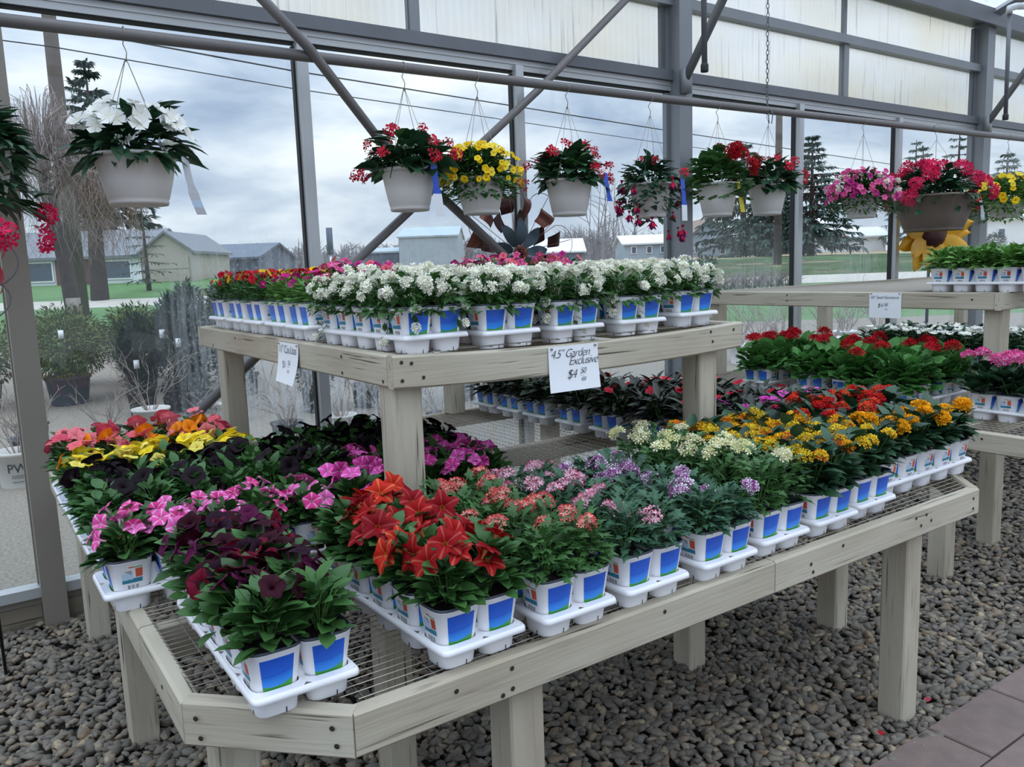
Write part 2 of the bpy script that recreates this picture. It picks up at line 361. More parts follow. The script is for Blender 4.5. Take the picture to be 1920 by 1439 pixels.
# ------------------------------------------------------------------ boards
def board(name, p0, p1, w, h, m, parent, bev=0.006, sag=0.0):
    """a sawn board from p0 to p1 (centre line), w sideways, h tall; local X runs along the grain"""
    p0 = np.array(p0, float); p1 = np.array(p1, float); d = p1-p0; Ln = np.linalg.norm(d); d /= Ln
    up = np.array([0, 0, 1.]) if abs(d[2]) < 0.9 else np.array([0, 1., 0])
    s = np.cross(up, d); s /= np.linalg.norm(s); u = np.cross(d, s)
    a, b = w/2, h/2; c = bev
    sec = [(-a+c, -b), (a-c, -b), (a, -b+c), (a, b-c), (a-c, b), (-a+c, b), (-a, b-c), (-a, -b+c)]
    nseg = 12 if sag else 1
    mb = MB(); V = []
    for i in range(nseg+1):
        t = i/nseg; z = -sag*(1-(2*t-1)**2)
        for (y, zz) in sec: V.append((t*Ln, y, zz+z))
    F = [(i*8+k, i*8+(k+1) % 8, (i+1)*8+(k+1) % 8, (i+1)*8+k) for i in range(nseg) for k in range(8)]
    F = [f[::-1] for f in F]
    F.append(tuple(range(8))); F.append(tuple(nseg*8+k for k in range(8))[::-1])
    mb.add(V, F)
    o = mb.build(name, m, None, smooth=False)
    Mx = Matrix(((d[0], s[0], u[0], p0[0]), (d[1], s[1], u[1], p0[1]), (d[2], s[2], u[2], p0[2]), (0, 0, 0, 1)))
    if parent is not None:
        o.parent = parent; Mx = Matrix.Translation(-Vector(parent.location)) @ Mx
    o.matrix_local = Mx
    return o

def struct(o, label=None):
    o['kind'] = 'structure'
    if label: o['label'] = label
    return o

# ------------------------------------------------------------------ floor: gravel bed, paver path
YW = 4.24          # inner face of the window wall
mb = MB(); mb.add([(-4, -4, -0.035), (14, -4, -0.035), (14, 4.33, -0.035), (-4, 4.33, -0.035)], [(0, 1, 2, 3)])
M['dirt'] = mat('gravel_bed_dirt', hx('3f3a35'), 0.95, var=0.5, vscale=40, bump=0.5, bscale=90)
floor = struct(mb.build('floor', M['dirt'], smooth=False), 'gravel bed under the plant benches')

def pebble_template(seed):
    rs = np.random.RandomState(seed)
    V = [(0, 0, 1), (0, 0, -1)] + [(math.cos(k*PI/3), math.sin(k*PI/3), 0) for k in range(6)]
    V += [(0.72*math.cos(k*PI/3+0.52), 0.72*math.sin(k*PI/3+0.52), 0.7) for k in range(6)]
    V = np.array(V)
    F = []
    for k in range(6):
        e0, e1 = 2+k, 2+(k+1) % 6; t = 8+k; t2 = 8+(k+1) % 6
        F += [(e0, e1, t), (e1, t2, t), (t, t2, 0), (e1, e0, 1)]
    V = V*(1+0.26*rs.randn(len(V), 1)); V[:, 2] *= 0.46
    V[:, 1] *= rs.uniform(0.6, 0.9)
    return V, F
PEB = [pebble_template(i) for i in range(8)]
PCOL = [hx(c) for c in ('877d6c', '73695b', '9a8d77', '645c50', '85705a', 'a69679', '544d45', '8f765a', '7a766a', 'b9a685', '675339', '9e8462')]
PWT = np.array([10, 12, 7, 10, 4, 4, 7, 2.5, 6, 2, 2, 1.5]); PWT /= PWT.sum()
rs = np.random.RandomState(3)
def pebble_xy(x0, x1, y0, y1, cell):
    xs = np.arange(x0, x1, cell); ys = np.arange(y0, y1, cell)
    X, Y = np.meshgrid(xs, ys); P = np.stack([X.ravel(), Y.ravel()], 1)
    return P + rs.uniform(-0.5, 0.5, P.shape)*cell
pts = np.concatenate([pebble_xy(-0.9, 5.6, 1.27, 4.2, 0.031), pebble_xy(1.2, 3.6, 1.27, 2.4, 0.040), pebble_xy(-0.6, 2.2, 0.9, 1.27, 0.033), pebble_xy(-0.9, 0.9, 1.9, 4.2, 0.05), pebble_xy(5.6, 8.5, 1.27, 4.2, 0.045)])
# keep what stands in front of the lens, off the pavers
rel = np.concatenate([pts, np.full((len(pts), 1), -CAMZ)], 1)
cx = rel @ MR[0]; cy = rel @ MR[1]; cz = rel @ MR[2]
ok = (cz > 0.5) & (np.abs(cx/cz) < 0.74) & (cy/cz > -0.56)
pts = pts[ok]; dist = cz[ok]
order = np.argsort(dist); pts = pts[order]
near_i = 300
PVc = {}
pe_meshes = []
for i, (V, F) in enumerate(PEB):
    for j in range(3):
        me = bpy.data.meshes.new('pebble'); me.from_pydata([tuple(v) for v in V], [], F); me.polygons.foreach_set('use_smooth', [j > 0]*len(F))
        c = PCOL[rs.choice(len(PCOL), p=PWT)]
        at = me.color_attributes.new('Col', 'FLOAT_COLOR', 'POINT'); at.data.foreach_set('color', np.tile(np.array([*c, 1], np.float32), len(V)))
        me.materials.append(M['pebble']); pe_meshes.append(me)
def pebble_pose():
    s = rs.uniform(0.015, 0.030); return s, rs.uniform(0, 2*PI), rs.uniform(-0.45, 0.45), rs.uniform(-0.45, 0.45), rs.uniform(-0.022, -0.004)
BV = []; BF = []; BC = []; nb = 0
for i, (x, y) in enumerate(pts):
    s, rz, rx, ry, z = pebble_pose()
    Rm = Matrix.Rotation(rz, 3, 'Z') @ Matrix.Rotation(rx, 3, 'X') @ Matrix.Rotation(ry, 3, 'Y')
    if i < near_i:
        o = link('pebble', pe_meshes[rs.randint(len(pe_meshes))], floor, (x, y, z), Rm.to_euler(), s*1.1)
        continue
    V, F = PEB[rs.randint(8)]
    W = (V*s) @ np.array(Rm).T + np.array([x, y, z])
    BV.append(W); BF.append(np.array(F)+nb); nb += len(V)
    c = PCOL[rs.choice(len(PCOL), p=PWT)]; BC.append(np.tile(np.array([*c, 1.0]), (len(V), 1)))
BV = np.concatenate(BV); BF = np.concatenate(BF); BC = np.concatenate(BC)
def np_mesh(name, V, F, m, C=None, smooth=True):
    me = bpy.data.meshes.new(name); k = F.shape[1]
    me.vertices.add(len(V)); me.vertices.foreach_set('co', V.astype(np.float32).ravel())
    me.loops.add(F.size); me.loops.foreach_set('vertex_index', F.astype(np.int32).ravel())
    me.polygons.add(len(F)); me.polygons.foreach_set('loop_start', np.arange(0, F.size, k, dtype=np.int32))
    me.polygons.foreach_set('use_smooth', np.full(len(F), smooth))
    me.update(calc_edges=True)
    if C is not None:
        at = me.color_attributes.new('Col', 'FLOAT_COLOR', 'POINT'); at.data.foreach_set('color', C.astype(np.float32).ravel())
    me.materials.append(m); return me
g = link('gravel', np_mesh('gravel', BV, BF, M['pebble'], BC), floor); g['kind'] = 'stuff'

M['paver'] = mat('brown_paver', hx('7d6d66'), 0.8, var=0.22, vscale=14, objrand=0.14, bump=0.25, bscale=120)
mb = MB(); mb.add([(1.2, -1.2, -0.03), (6.5, -1.2, -0.03), (6.5, 1.27, -0.03), (1.2, 1.27, -0.03)], [(0, 1, 2, 3)])
path = struct(mb.build('paver_path', M['dirt'], smooth=False), 'path of large brown pavers')
pm = MB()
w_, h_ = 0.2, 0.1
V = []; b = 0.004
pm.add([(-w_, -h_, -0.03), (w_, -h_, -0.03), (w_, h_, -0.03), (-w_, h_, -0.03),
        (-w_, -h_, 0.008-b), (w_, -h_, 0.008-b), (w_, h_, 0.008-b), (-w_, h_, 0.008-b),
        (-w_+b, -h_+b, 0.008), (w_-b, -h_+b, 0.008), (w_-b, h_-b, 0.008), (-w_+b, h_-b, 0.008)],
       [(0, 1, 5, 4), (1, 2, 6, 5), (2, 3, 7, 6), (3, 0, 4, 7), (4, 5, 9, 8), (5, 6, 10, 9), (6, 7, 11, 10), (7, 4, 8, 11), (8, 9, 10, 11)])
pav = pm.mesh('paver', M['paver'], smooth=False)
for r in range(9):
    for k in range(12):
        x = 1.5+k*0.408+(r % 2)*0.204 - 0.03; y = 1.19-r*0.206
        o = link('paver', pav, path, (x, y, random.uniform(-0.002, 0.002)), (random.uniform(-.004, .004), random.uniform(-.004, .004), random.uniform(-.006, .006)))

# ------------------------------------------------------------------ window wall
POSTS = [(-3.92, 0.10), (0.262, 0.10), (4.375, 0.125), (8.63, 0.14), (12.9, 0.16)]
MULL = [-2.5, -1.1, 1.63, 2.995, 5.75, 7.18, 10.1, 11.5]
wall = struct(empty('wall_back', (0, YW, 0)), 'greenhouse side wall of grey steel framing')
def wpart(name, mb, m, smooth=False): return mb.build(name, m, wall, smooth=smooth)
for (x, w) in POSTS:
    mb = MB(); d = 0.10 if w < 0.12 else 0.13
    # rolled hollow post with a lip either side
    mb.box((x-w/2, -d, -0.05), (x+w/2, 0.02, 3.74)); mb.box((x-w/2-0.006, -0.012, 0.0), (x+w/2+0.006, 0.03, 3.72))
    if w > 0.12:
        mb.box((x-w/2-0.03, -0.03, 0.2), (x-w/2, 0.0, 3.7)); 
    wpart('post', mb, M['steel_warm'] if x < 1 else M['steel'])
segs = sorted([(p[0], p[1]) for p in POSTS])
for i in range(len(segs)-1):
    a = segs[i][0]+segs[i][1]/2; b = segs[i+1][0]-segs[i+1][1]/2
    mb = MB(); mb.box((a, -0.075, 2.80), (b, 0.02, 2.868)); wpart('header_beam', mb, M['steel_dark'])
    mb = MB(); mb.box((a, -0.045, 2.735), (b, 0.01, 2.799)); mb.box((a, -0.052, 2.768), (b, -0.045, 2.776)); wpart('window_head', mb, M['alu'])
    mb = MB(); mb.box((a, -0.03, 2.724), (b, 0.01, 2.7345)); wpart('head_gasket', mb, M['gasket'])
    mb = MB(); mb.box((a, -0.075, 3.295), (b, 0.02, 3.362)); wpart('middle_rail', mb, M['steel'])
    mb = MB(); mb.box((a, -0.06, 0.125), (b, 0.02, 0.172)); wpart('bottom_rail', mb, M['alu'])
    mb = MB(); mb.box((a, -0.025, 0.085), (b, 0.02, 0.1245)); wpart('rail_lip', mb, M['steel_warm'])
    bb = board('kick_board', (a+0.002, YW-0.005, 0.025), (b-0.002, YW-0.005, 0.025), 0.045, 0.115, M['wood_dark'], wall)
    ms = [m for m in MULL if a < m < b]
    edges = [a]+ms+[b]
    for mx_ in ms:
        mb = MB(); mb.box((mx_-0.026, -0.075, 0.173), (mx_+0.030, 0.0, 2.76)); mb.box((mx_-0.016, -0.0755, 0.173), (mx_-0.012, -0.075, 2.74))
        wpart('mullion', mb, M['alu'])
        mb = MB(); mb.box((mx_-0.036, -0.035, 0.173), (mx_-0.0265, 0.0, 2.715)); wpart('gasket', mb, M['gasket'])
    # vertical joint covers between the upper panels
    for jx in ([2.31] if i == 1 else [a+(b-a)*0.47]):
        mb = MB(); mb.box((jx-0.03, -0.05, 2.869), (jx+0.03, 0.0, 3.294)); mb.box((jx-0.035, -0.03, 2.869), (jx-0.031, 0.0, 3.294)); wpart('panel_joint', mb, M['steel'])
        mb = MB(); mb.box((jx-0.02, -0.03, 3.363), (jx+0.02, 0.0, 3.70)); wpart('panel_joint', mb, M['steel'])
    mb = MB(); mb.box((b-0.075, -0.03, 2.869), (b-0.045, 0.0, 3.70)); wpart('panel_edge', mb, M['steel_dark'])
    # upper ribbed panels, ribs are real
    for (z0, z1, nm) in ((2.868, 3.295, 'ribbed_panel'), (3.362, 3.72, 'ribbed_panel')):
        n = int((b-a)/0.05); V = []; F = []
        for k in range(n*2+1):
            x = a+(b-a)*k/(n*2); y = 0.006 if k % 2 else 0.0
            V += [(x, y, z0), (x, y, z1)]
        F = [(2*k, 2*k+2, 2*k+3, 2*k+1) for k in range(n*2)]
        mb = MB(); mb.add(V, F); wpart(nm, mb, M['poly'])
    for k in range(len(edges)-1):
        mb = MB(); mb.box((edges[k]+0.03*(k > 0), 0.004, 0.15), (edges[k+1]-0.03*(k+1 < len(edges)-1), 0.007, 2.75))
        o = mb.build('window_%d' % (i*4+k+1), M['glass'], None, (0, YW, 0), smooth=False); struct(o, 'tall window pane of the side wall')
# eave gutter and purlin
mb = MB(); mb.box((-4, -0.16, 3.74), (13, 0.06, 3.87)); mb.box((-4, -0.20, 3.70), (13, -0.16, 3.80)); wpart('eave_beam', mb, M['steel_dark'])

# roof: clear ribbed sheets on rafters
roof = struct(empty('roof', (0, 0, 0)), 'greenhouse roof of clear sheets on steel rafters')
y0, z0, y1, z1 = 4.30, 3.89, -3.6, 6.6
for k in range(13):
    xa = -4+k*1.3; V = []
    for q in range(27):
        x = xa+1.3*q/26; dz = 0.012 if q % 2 else 0
        V += [(x, y0, z0+dz), (x, y1, z1+dz)]
    mb = MB(); mb.add(V, [(2*q, 2*q+2, 2*q+3, 2*q+1) for q in range(26)]); mb.build('roof_sheet', M['roof_poly'], roof, smooth=False)
for (x, w) in POSTS:
    mb = MB(); mb.tube([(x, y0-0.1, z0-0.1), (x, y1, z1-0.1)], 0.05, 4); mb.build('rafter', M['steel'], roof, smooth=False)
for k in range(1, 6):
    t = k/6; mb = MB(); y = y0+(y1-y0)*t; z = z0+(z1-z0)*t-0.05
    mb.box((-4, y-0.02, z-0.03), (13, y+0.02, z+0.03)); mb.build('purlin', M['steel'], roof, smooth=False)

def bar(name, pts, r, m, label, cat, n=12, group=None):
    mb = MB(); mb.tube(pts, r, n); o = mb.build(name, m); tag(o, label, cat, group); return o
# hanging pipe and braces
bar('hanging_pipe', [(-3.0, 3.85, 2.565), (0.29, 3.85, 2.572), (3.92, 3.85, 2.583), (8.8, 3.85, 2.625), (12, 3.85, 2.64)], 0.026, M['pipe'], 'long grey pipe under the header carrying the hanging baskets', 'pipe', 14)
bar('diagonal_brace', [(0.95, 3.76, 3.10), (1.53, 3.81, 2.60), (1.924, 3.98, 2.262), (2.742, 4.02, 1.622), (2.95, 4.10, 1.46)], 0.024, M['pipe'], 'grey pipe brace running down from upper left to the metal spinner', 'brace')
bar('diagonal_brace', [(4.25, 4.09, 3.62), (3.065, 4.085, 2.600), (1.755, 4.08, 1.56), (1.186, 4.08, 1.099), (0.55, 4.09, 0.585)], 0.024, M['pipe'], 'grey pipe brace rising from behind the shelf to the wide post', 'brace')
def knee(x, label):
    mb = MB(); mb.tube([(x, 4.10, 2.78), (x+0.02, 3.15, 4.05)], 0.03, 10)
    mb.box((x-0.035, 4.06, 2.70), (x+0.035, 4.11, 2.86))
    tag(mb.build('knee_brace', M['steel']), label, 'brace', 'knee braces on the wide posts')
knee(4.345, 'grey knee brace rising from the wide post left of the chain')
knee(8.57, 'grey knee brace rising from the wide post by the roof eave')
# hanging capped pipes
def drop_pipe(x, y, z0_, z1_, label):
    r = empty('drop_pipe', (x, y, z0_)); tag(r, label, 'pipe')
    mb = MB(); mb.tube([(0, 0, 0.03), (-0.02, 0, z1_-z0_)], 0.017, 10); mb.build('tube', M['steel_dark'], r)
    mb = MB(); mb.lathe([(0.022, 0.0), (0.024, 0.006), (0.024, 0.04), (0.019, 0.05)], 12, close=True); mb.build('end_cap', M['gasket'], r)
    return r
drop_pipe(3.885, 3.5, 2.673, 4.0, 'dark capped pipe hanging beside the wide post')
dp = drop_pipe(7.644, 3.5, 2.664, 3.56, 'dark capped pipe hanging in front of the top right panels')
mb = MB(); mb.tube([(-0.03, 0, 0.86), (-0.02, 0, 0.91), (0.05, -0.02, 0.93), (0.5, -0.10, 0.98)], 0.028, 10); mb.build('pale_elbow', M['alu'], dp)
# chain
ch = empty('chain', (4.915, 3.85, 2.56)); tag(ch, 'rusty steel chain hanging from the roof to the pipe', 'chain')
lk = MB(); P = [(0.009*math.cos(t), 0, 0.019*math.sin(t)) for t in np.linspace(0, 2*PI, 11)]
lk.tube(P, 0.0028, 5, caps=False); lkm = lk.mesh('chain_link', M['pipe'])
for k in range(40):
    link('chain_link', lkm, ch, (0.002*math.sin(k), 0, 0.02+k*0.031), (0, 0, (k % 2)*PI/2+0.3))
mb = MB(); mb.tube([(0.0, -0.03, 0.03), (0.02, -0.035, -0.0), (0.015, -0.03, -0.06), (-0.015, -0.03, -0.06), (-0.02, -0.03, 0.0), (0.0, 0.03, 0.03)], 0.004, 5); mb.build('chain_hook', M['pipe'], ch)

# ------------------------------------------------------------------ wooden benches
def screws(parent, pts, nrm):
    mb = MB(); n = np.array(nrm, float)
    a = np.cross(n, (0, 0, 1)); 
    for p in pts:
        p = np.array(p)-np.array(parent.location)
        V = [p+n*0.002]+[p+n*0.0015+0.0055*(math.cos(t)*a+math.sin(t)*np.array([0, 0, 1])) for t in np.linspace(0, 2*PI, 9)[:-1]]
        mb.add(V, [(0, 1+k, 1+(k+1) % 8) for k in range(8)])
    mb.build('screws', M['screw'], parent, smooth=False)
def wire_grid(name, x0, x1, y0_, y1_, z, sx, sy, parent, cut=0.0, sag=0.0):
    mb = MB(); r = 0.0012
    L_ = np.array(parent.location)
    def zz(x, y): return z
    def seg(a, b):
        a = np.array(a)-L_; b = np.array(b)-L_
        mb.tube([a, b], r, 4, caps=False)
    xs = np.arange(x0, x1+1e-6, sx); ys = np.arange(y0_, y1_+1e-6, sy)
    for x in xs:
        ya = y0_
        if cut: ya = y0_+max(0, cut-(x-x0), cut-(x1-x))
        j = random.uniform(-0.004, 0.004)
        seg((x+j, ya-0.012, z), (x-j, y1_, z))
    for y in ys:
        xa, xb = x0, x1
        if cut and y < y0_+cut: xa = x0+(y0_+cut-y); xb = x1-(y0_+cut-y)
        j = random.uniform(-0.002, 0.002)
        seg((xa-0.008, y+j, z+0.0024), (xb+0.008, y-j, z+0.0024))
    o = mb.build(name, M['wire'], parent, smooth=False); return o
BT = 0.745    # top of the lower bench frames
TH = 0.092; TW = 0.038
def rail_y(y, x0, x1, z, nm, par, sag=0): return board(nm, (x0, y, z-TH/2), (x1, y, z-TH/2), TW, TH, M['wood'], par, sag=sag)
def rail_x(x, y0_, y1_, z, nm, par): return board(nm, (x, y0_, z-TH/2), (x, y1_, z-TH/2), TW, TH, M['wood'], par)
def leg(x, y, z0_, z1_, par, nm='leg'): return board(nm, (x, y, z0_), (x, y, z1_), 0.09, 0.09, M['wood'], par, bev=0.005)

bench = empty('plant_bench', (1.7, 2.7, 0)); tag(bench, 'low weathered wooden plant bench with cut corners in the middle', 'bench', 'weathered plant benches')
B = dict(x0=0.285, x1=3.085, y0=1.325, y1=4.0, c=0.245)
h = TW/2
rail_y(B['y0']+h, B['x0']+B['c']+0.003, 1.742, BT, 'front_rail', bench); rail_y(B['y0']+h, 1.745, B['x1']-B['c']-0.003, BT, 'front_rail', bench)
def corner(xa, ya, xb, yb, nm):
    d = np.array([xb-xa, yb-ya]); d /= np.linalg.norm(d); n = np.array([-d[1], d[0]])
    return board(nm, (xa+n[0]*h, ya+n[1]*h, BT-TH/2), (xb+n[0]*h, yb+n[1]*h, BT-TH/2), TW, TH+0.002, M['wood'], bench)
corner(B['x0']+0.002, B['y0']+B['c']+0.002, B['x0']+B['c']-0.001, B['y0']+0.001, 'corner_rail')
corner(B['x1']-B['c']+0.001, B['y0']+0.001, B['x1']-0.002, B['y0']+B['c']+0.002, 'corner_rail')
rail_x(B['x0']+h, B['y0']+B['c']+0.004, 1.985, BT, 'side_rail', bench); rail_x(B['x0']+h, 1.99, B['y1'], BT, 'side_rail', bench)
rail_x(B['x1']-h, B['y0']+B['c']+0.004, B['y1'], BT, 'side_rail', bench)
rail_y(B['y1']-h, B['x0']+TW+.002, B['x1']-TW-.002, BT, 'back_rail', bench)
for y in (1.99, 3.0): rail_y(y, B['x0']+TW+.002, B['x1']-TW-.002, BT-0.006, 'cross_rail', bench)
for (x, y) in ((0.95, 1.41), (2.515, 1.41), (0.395, 1.66), (0.97, 2.09), (2.23, 2.09), (2.95, 1.95), (2.95, 2.9), (0.40, 2.9), (0.40, 3.9), (2.95, 3.9)):
    leg(x, y, -0.03, BT-TH if y < 1.5 else BT-0.1, bench)
wire_grid('wire_mesh', B['x0']+TW, B['x1']-TW, B['y0']+TW+0.004, B['y1']-TW, BT-0.001, 0.05, 0.025, bench, cut=0.245)
screws(bench, [(0.75, 1.325, .715), (0.885, 1.325, .72), (0.885, 1.325, .675), (0.86, 1.325, .668), (1.33, 1.325, .72), (1.9, 1.325, .70), (1.91, 1.325, .675), (2.05, 1.325, .72), (2.44, 1.325, .72), (2.47, 1.325, .69), (2.5, 1.325, .72), (2.53, 1.325, .695), (2.8, 1.325, .715), (2.8, 1.325, .68)], (0, -1, 0))
screws(bench, [(0.305, 1.548, .715), (0.31, 1.543, .675), (0.50, 1.353, .715), (0.505, 1.348, .68)], (-0.7071, -0.7071, 0))
screws(bench, [(0.285, 1.75, .70), (0.285, 2.6, .71), (0.285, 3.5, .69)], (-1, 0, 0))

TT = 1.325    # top of the upper shelf
SAG = 0.018
shelf = empty('display_shelf', (1.66, 2.98, BT)); tag(shelf, 'raised wooden shelf on four posts standing on the middle bench', 'shelf', 'raised wooden shelves')
S_ = dict(x0=0.96, x1=2.365, y0=1.955, y1=4.0)
rail_y(S_['y0']+h, S_['x0'], S_['x1'], TT, 'front_rail', shelf, sag=SAG)
rail_y(S_['y1']-h, S_['x0'], S_['x1'], TT, 'back_rail', shelf)
rail_x(S_['x0']+h, S_['y0']+TW+.002, S_['y1']-TW-.002, TT, 'side_rail', shelf)
rail_x(S_['x1']-h, S_['y0']+TW+.002, S_['y1']-TW-.002, TT, 'side_rail', shelf)
rail_x(1.66, S_['y0']+TW+.002, S_['y1']-TW-.002, TT-0.012, 'cross_rail', shelf)
for (x, y) in ((1.02, 2.04), (2.235, 2.04), (1.01, 3.67), (2.30, 3.93)):
    leg(x, y, BT+0.004, TT-TH+0.0 if y < 2.1 else TT-TH, shelf, 'post')
wire_grid('wire_mesh', S_['x0']+TW, S_['x1']-TW, S_['y0']+TW, S_['y1']-TW, TT-0.004, 0.05, 0.025, shelf)
screws(shelf, [(0.985, 1.955, 1.305), (1.015, 1.955, 1.30), (0.985, 1.955, 1.255), (1.05, 1.955, 1.258), (2.2, 1.955, 1.30), (2.21, 1.955, 1.265), (2.32, 1.955, 1.30)], (0, -1, 0))
screws(shelf, [(0.96, 2.3, 1.30), (0.96, 2.3, 1.25), (0.96, 3.4, 1.30), (0.96, 3.75, 1.25), (0.96, 2.02, 1.25)], (-1, 0, 0))

bench2 = empty('plant_bench', (5.2, 2.6, 0)); tag(bench2, 'second low wooden plant bench holding the geraniums at the right', 'bench', 'weathered plant benches')
rail_x(3.75+h, 0.9, 4.0, BT, 'side_rail', bench2); rail_y(4.0-h, 3.75+TW+.002, 8.2, BT, 'back_rail', bench2); rail_y(0.9+h, 3.75+TW+.002, 8.2, BT, 'front_rail', bench2)
rail_x(8.2-h, 0.9+TW+.002, 4.0-TW-.002, BT, 'side_rail', bench2)
for y in (1.9, 3.0): rail_y(y, 3.75+TW+.002, 8.16, BT-0.006, 'cross_rail', bench2)
for (x, y) in ((3.845, 1.96), (4.49, 2.04), (3.84, 3.9), (3.84, 1.0), (6.5, 2.04), (6.5, 3.9), (8.0, 3.9), (8.0, 1.0)):
    leg(x, y, -0.03, BT-0.1, bench2)
wire_grid('wire_mesh', 3.75+TW, 8.16, 0.94, 3.96, BT-0.001, 0.05, 0.03, bench2)
screws(bench2, [(3.75, 1.75, .715), (3.75, 1.55, .68), (3.75, 2.5, .70)], (-1, 0, 0))
TT2 = 1.337
shelf2 = empty('display_shelf', (5.9, 3.0, BT)); tag(shelf2, 'raised wooden shelf over the geraniums by the windows', 'shelf', 'raised wooden shelves')
rail_x(4.43+h, 2.0+TW+.002, 4.0-TW-.002, TT2, 'side_rail', shelf2); rail_y(2.0+h, 4.43, 8.0, TT2, 'front_rail', shelf2); rail_y(4.0-h, 4.43, 8.0, TT2, 'back_rail', shelf2)
rail_x(8.0-h, 2.0+TW+.002, 4.0-TW-.002, TT2, 'side_rail', shelf2)
for (x, y) in ((4.515, 2.06), (4.50, 3.93), (5.76, 3.93), (6.4, 2.06), (7.9, 2.06), (7.9, 3.93)): leg(x, y, BT+0.004, TT2-TH, shelf2, 'post')
wire_grid('wire_mesh', 4.43+TW, 8.0-TW, 2.0+TW, 4.0-TW, TT2-0.004, 0.05, 0.025, shelf2)
screws(shelf2, [(4.43, 3.3, 1.315), (4.43, 3.3, 1.28), (4.43, 2.15, 1.30)], (-1, 0, 0))

# ------------------------------------------------------------------ pots and trays
def sqr(n):
    def f(th):
        c, s = abs(math.cos(th)), abs(math.sin(th)); return (c**n+s**n)**(-1/n)
    return f
SQ = sqr(4.2); PZ0, PZ1, PR0, PR1 = 0.010, 0.128, 0.0365, 0.0525
def prad(z): return PR0+(PR1-PR0)*(z-PZ0)/(PZ1-PZ0)
mb = MB()
mb.disc(PR0-0.002, PZ0, 24, 0, shape=SQ)
mb.lathe([(PR0, PZ0), (prad(0.07), 0.07), (PR1, PZ1-0.005), (PR1+0.0012, PZ1-0.004), (PR1+0.0012, PZ1-0.0025)], 32, 0, shape=SQ)
POT = mb.mesh('pot', M['pot_plastic'])
mb = MB(); mb.lathe([(PR1+0.0006, PZ1-0.0025), (PR1+0.0010, PZ1+0.0015), (PR1-0.0005, PZ1+0.003), (PR1-0.003, PZ1+0.001), (PR1-0.005, PZ1-0.016)], 32, 0, shape=SQ)
RIM = mb.mesh('rim', M['pot_rim'])
mb = MB(); mb.disc(PR1-0.005, PZ1-0.014, 24, 0, shape=SQ); SOIL = mb.mesh('soil', M['soil'])
def patch(mb, th0, th1, z0, z1, mi, nu=6, uv=False, off=0.0006, arc=0.0):
    """a strip of print wrapped round the pot"""
    V = []; UV = []
    for j in (0, 1, 2):
        for i in range(nu+1):
            u = i/nu; th = th0+(th1-th0)*u; zb = z0+arc*(2*u-1)**2
            z = zb+(z1-zb)*j/2; r = (prad(z)+off)*SQ(th)
            V.append((r*math.cos(th), r*math.sin(th), z)); UV.append((u, j/2))
    F = [(j*(nu+1)+i, j*(nu+1)+i+1, (j+1)*(nu+1)+i+1, (j+1)*(nu+1)+i) for j in (0, 1) for i in range(nu)]
    mb.add(V, F, mi, None, UV if uv else None)
mb = MB()
for c in (-PI/2,): patch(mb, c-0.60, c+0.56, 0.046, 0.114, 0, 10, True, arc=0.007)
PIC = mb.mesh('picture_label', M['label_blue'])
def info_mesh(c):
    mb = MB()
    a = c-0.52; w = 1.04
    def P(u0, u1, v0, v1, mi, nu=3): patch(mb, a+w*(1-u1), a+w*(1-u0), 0.052+0.062*v0, 0.052+0.062*v1, mi, nu)
    P(0.05, 0.34, 0.50, 0.86, 2); P(0.46, 0.95, 0.42, 0.70, 4); P(0.05, 0.95, 0.28, 0.46, 1)
    P(0.05, 0.40, 0.90, 0.94, 0); P(0.40, 0.62, 0.91, 0.96, 2)
    for q in range(3): P(0.50, 0.80-0.1*q, 0.76-0.055*q, 0.785-0.055*q, 3, 1)
    for q in range(11):
        if q not in (3, 7): P(0.22+q*0.05, 0.22+q*0.05+(0.03 if q % 2 else 0.018), 0.04, 0.19, 3, 1)
    P(0.30, 0.65, -0.03, 0.0, 3, 1)
    return mb.mesh('barcode_label', [M['label_green'], M['label_teal'], M['label_pic'], M['label_grey'], M['label_sky']])
INFO = {False: info_mesh(PI), True: info_mesh(0.0)}

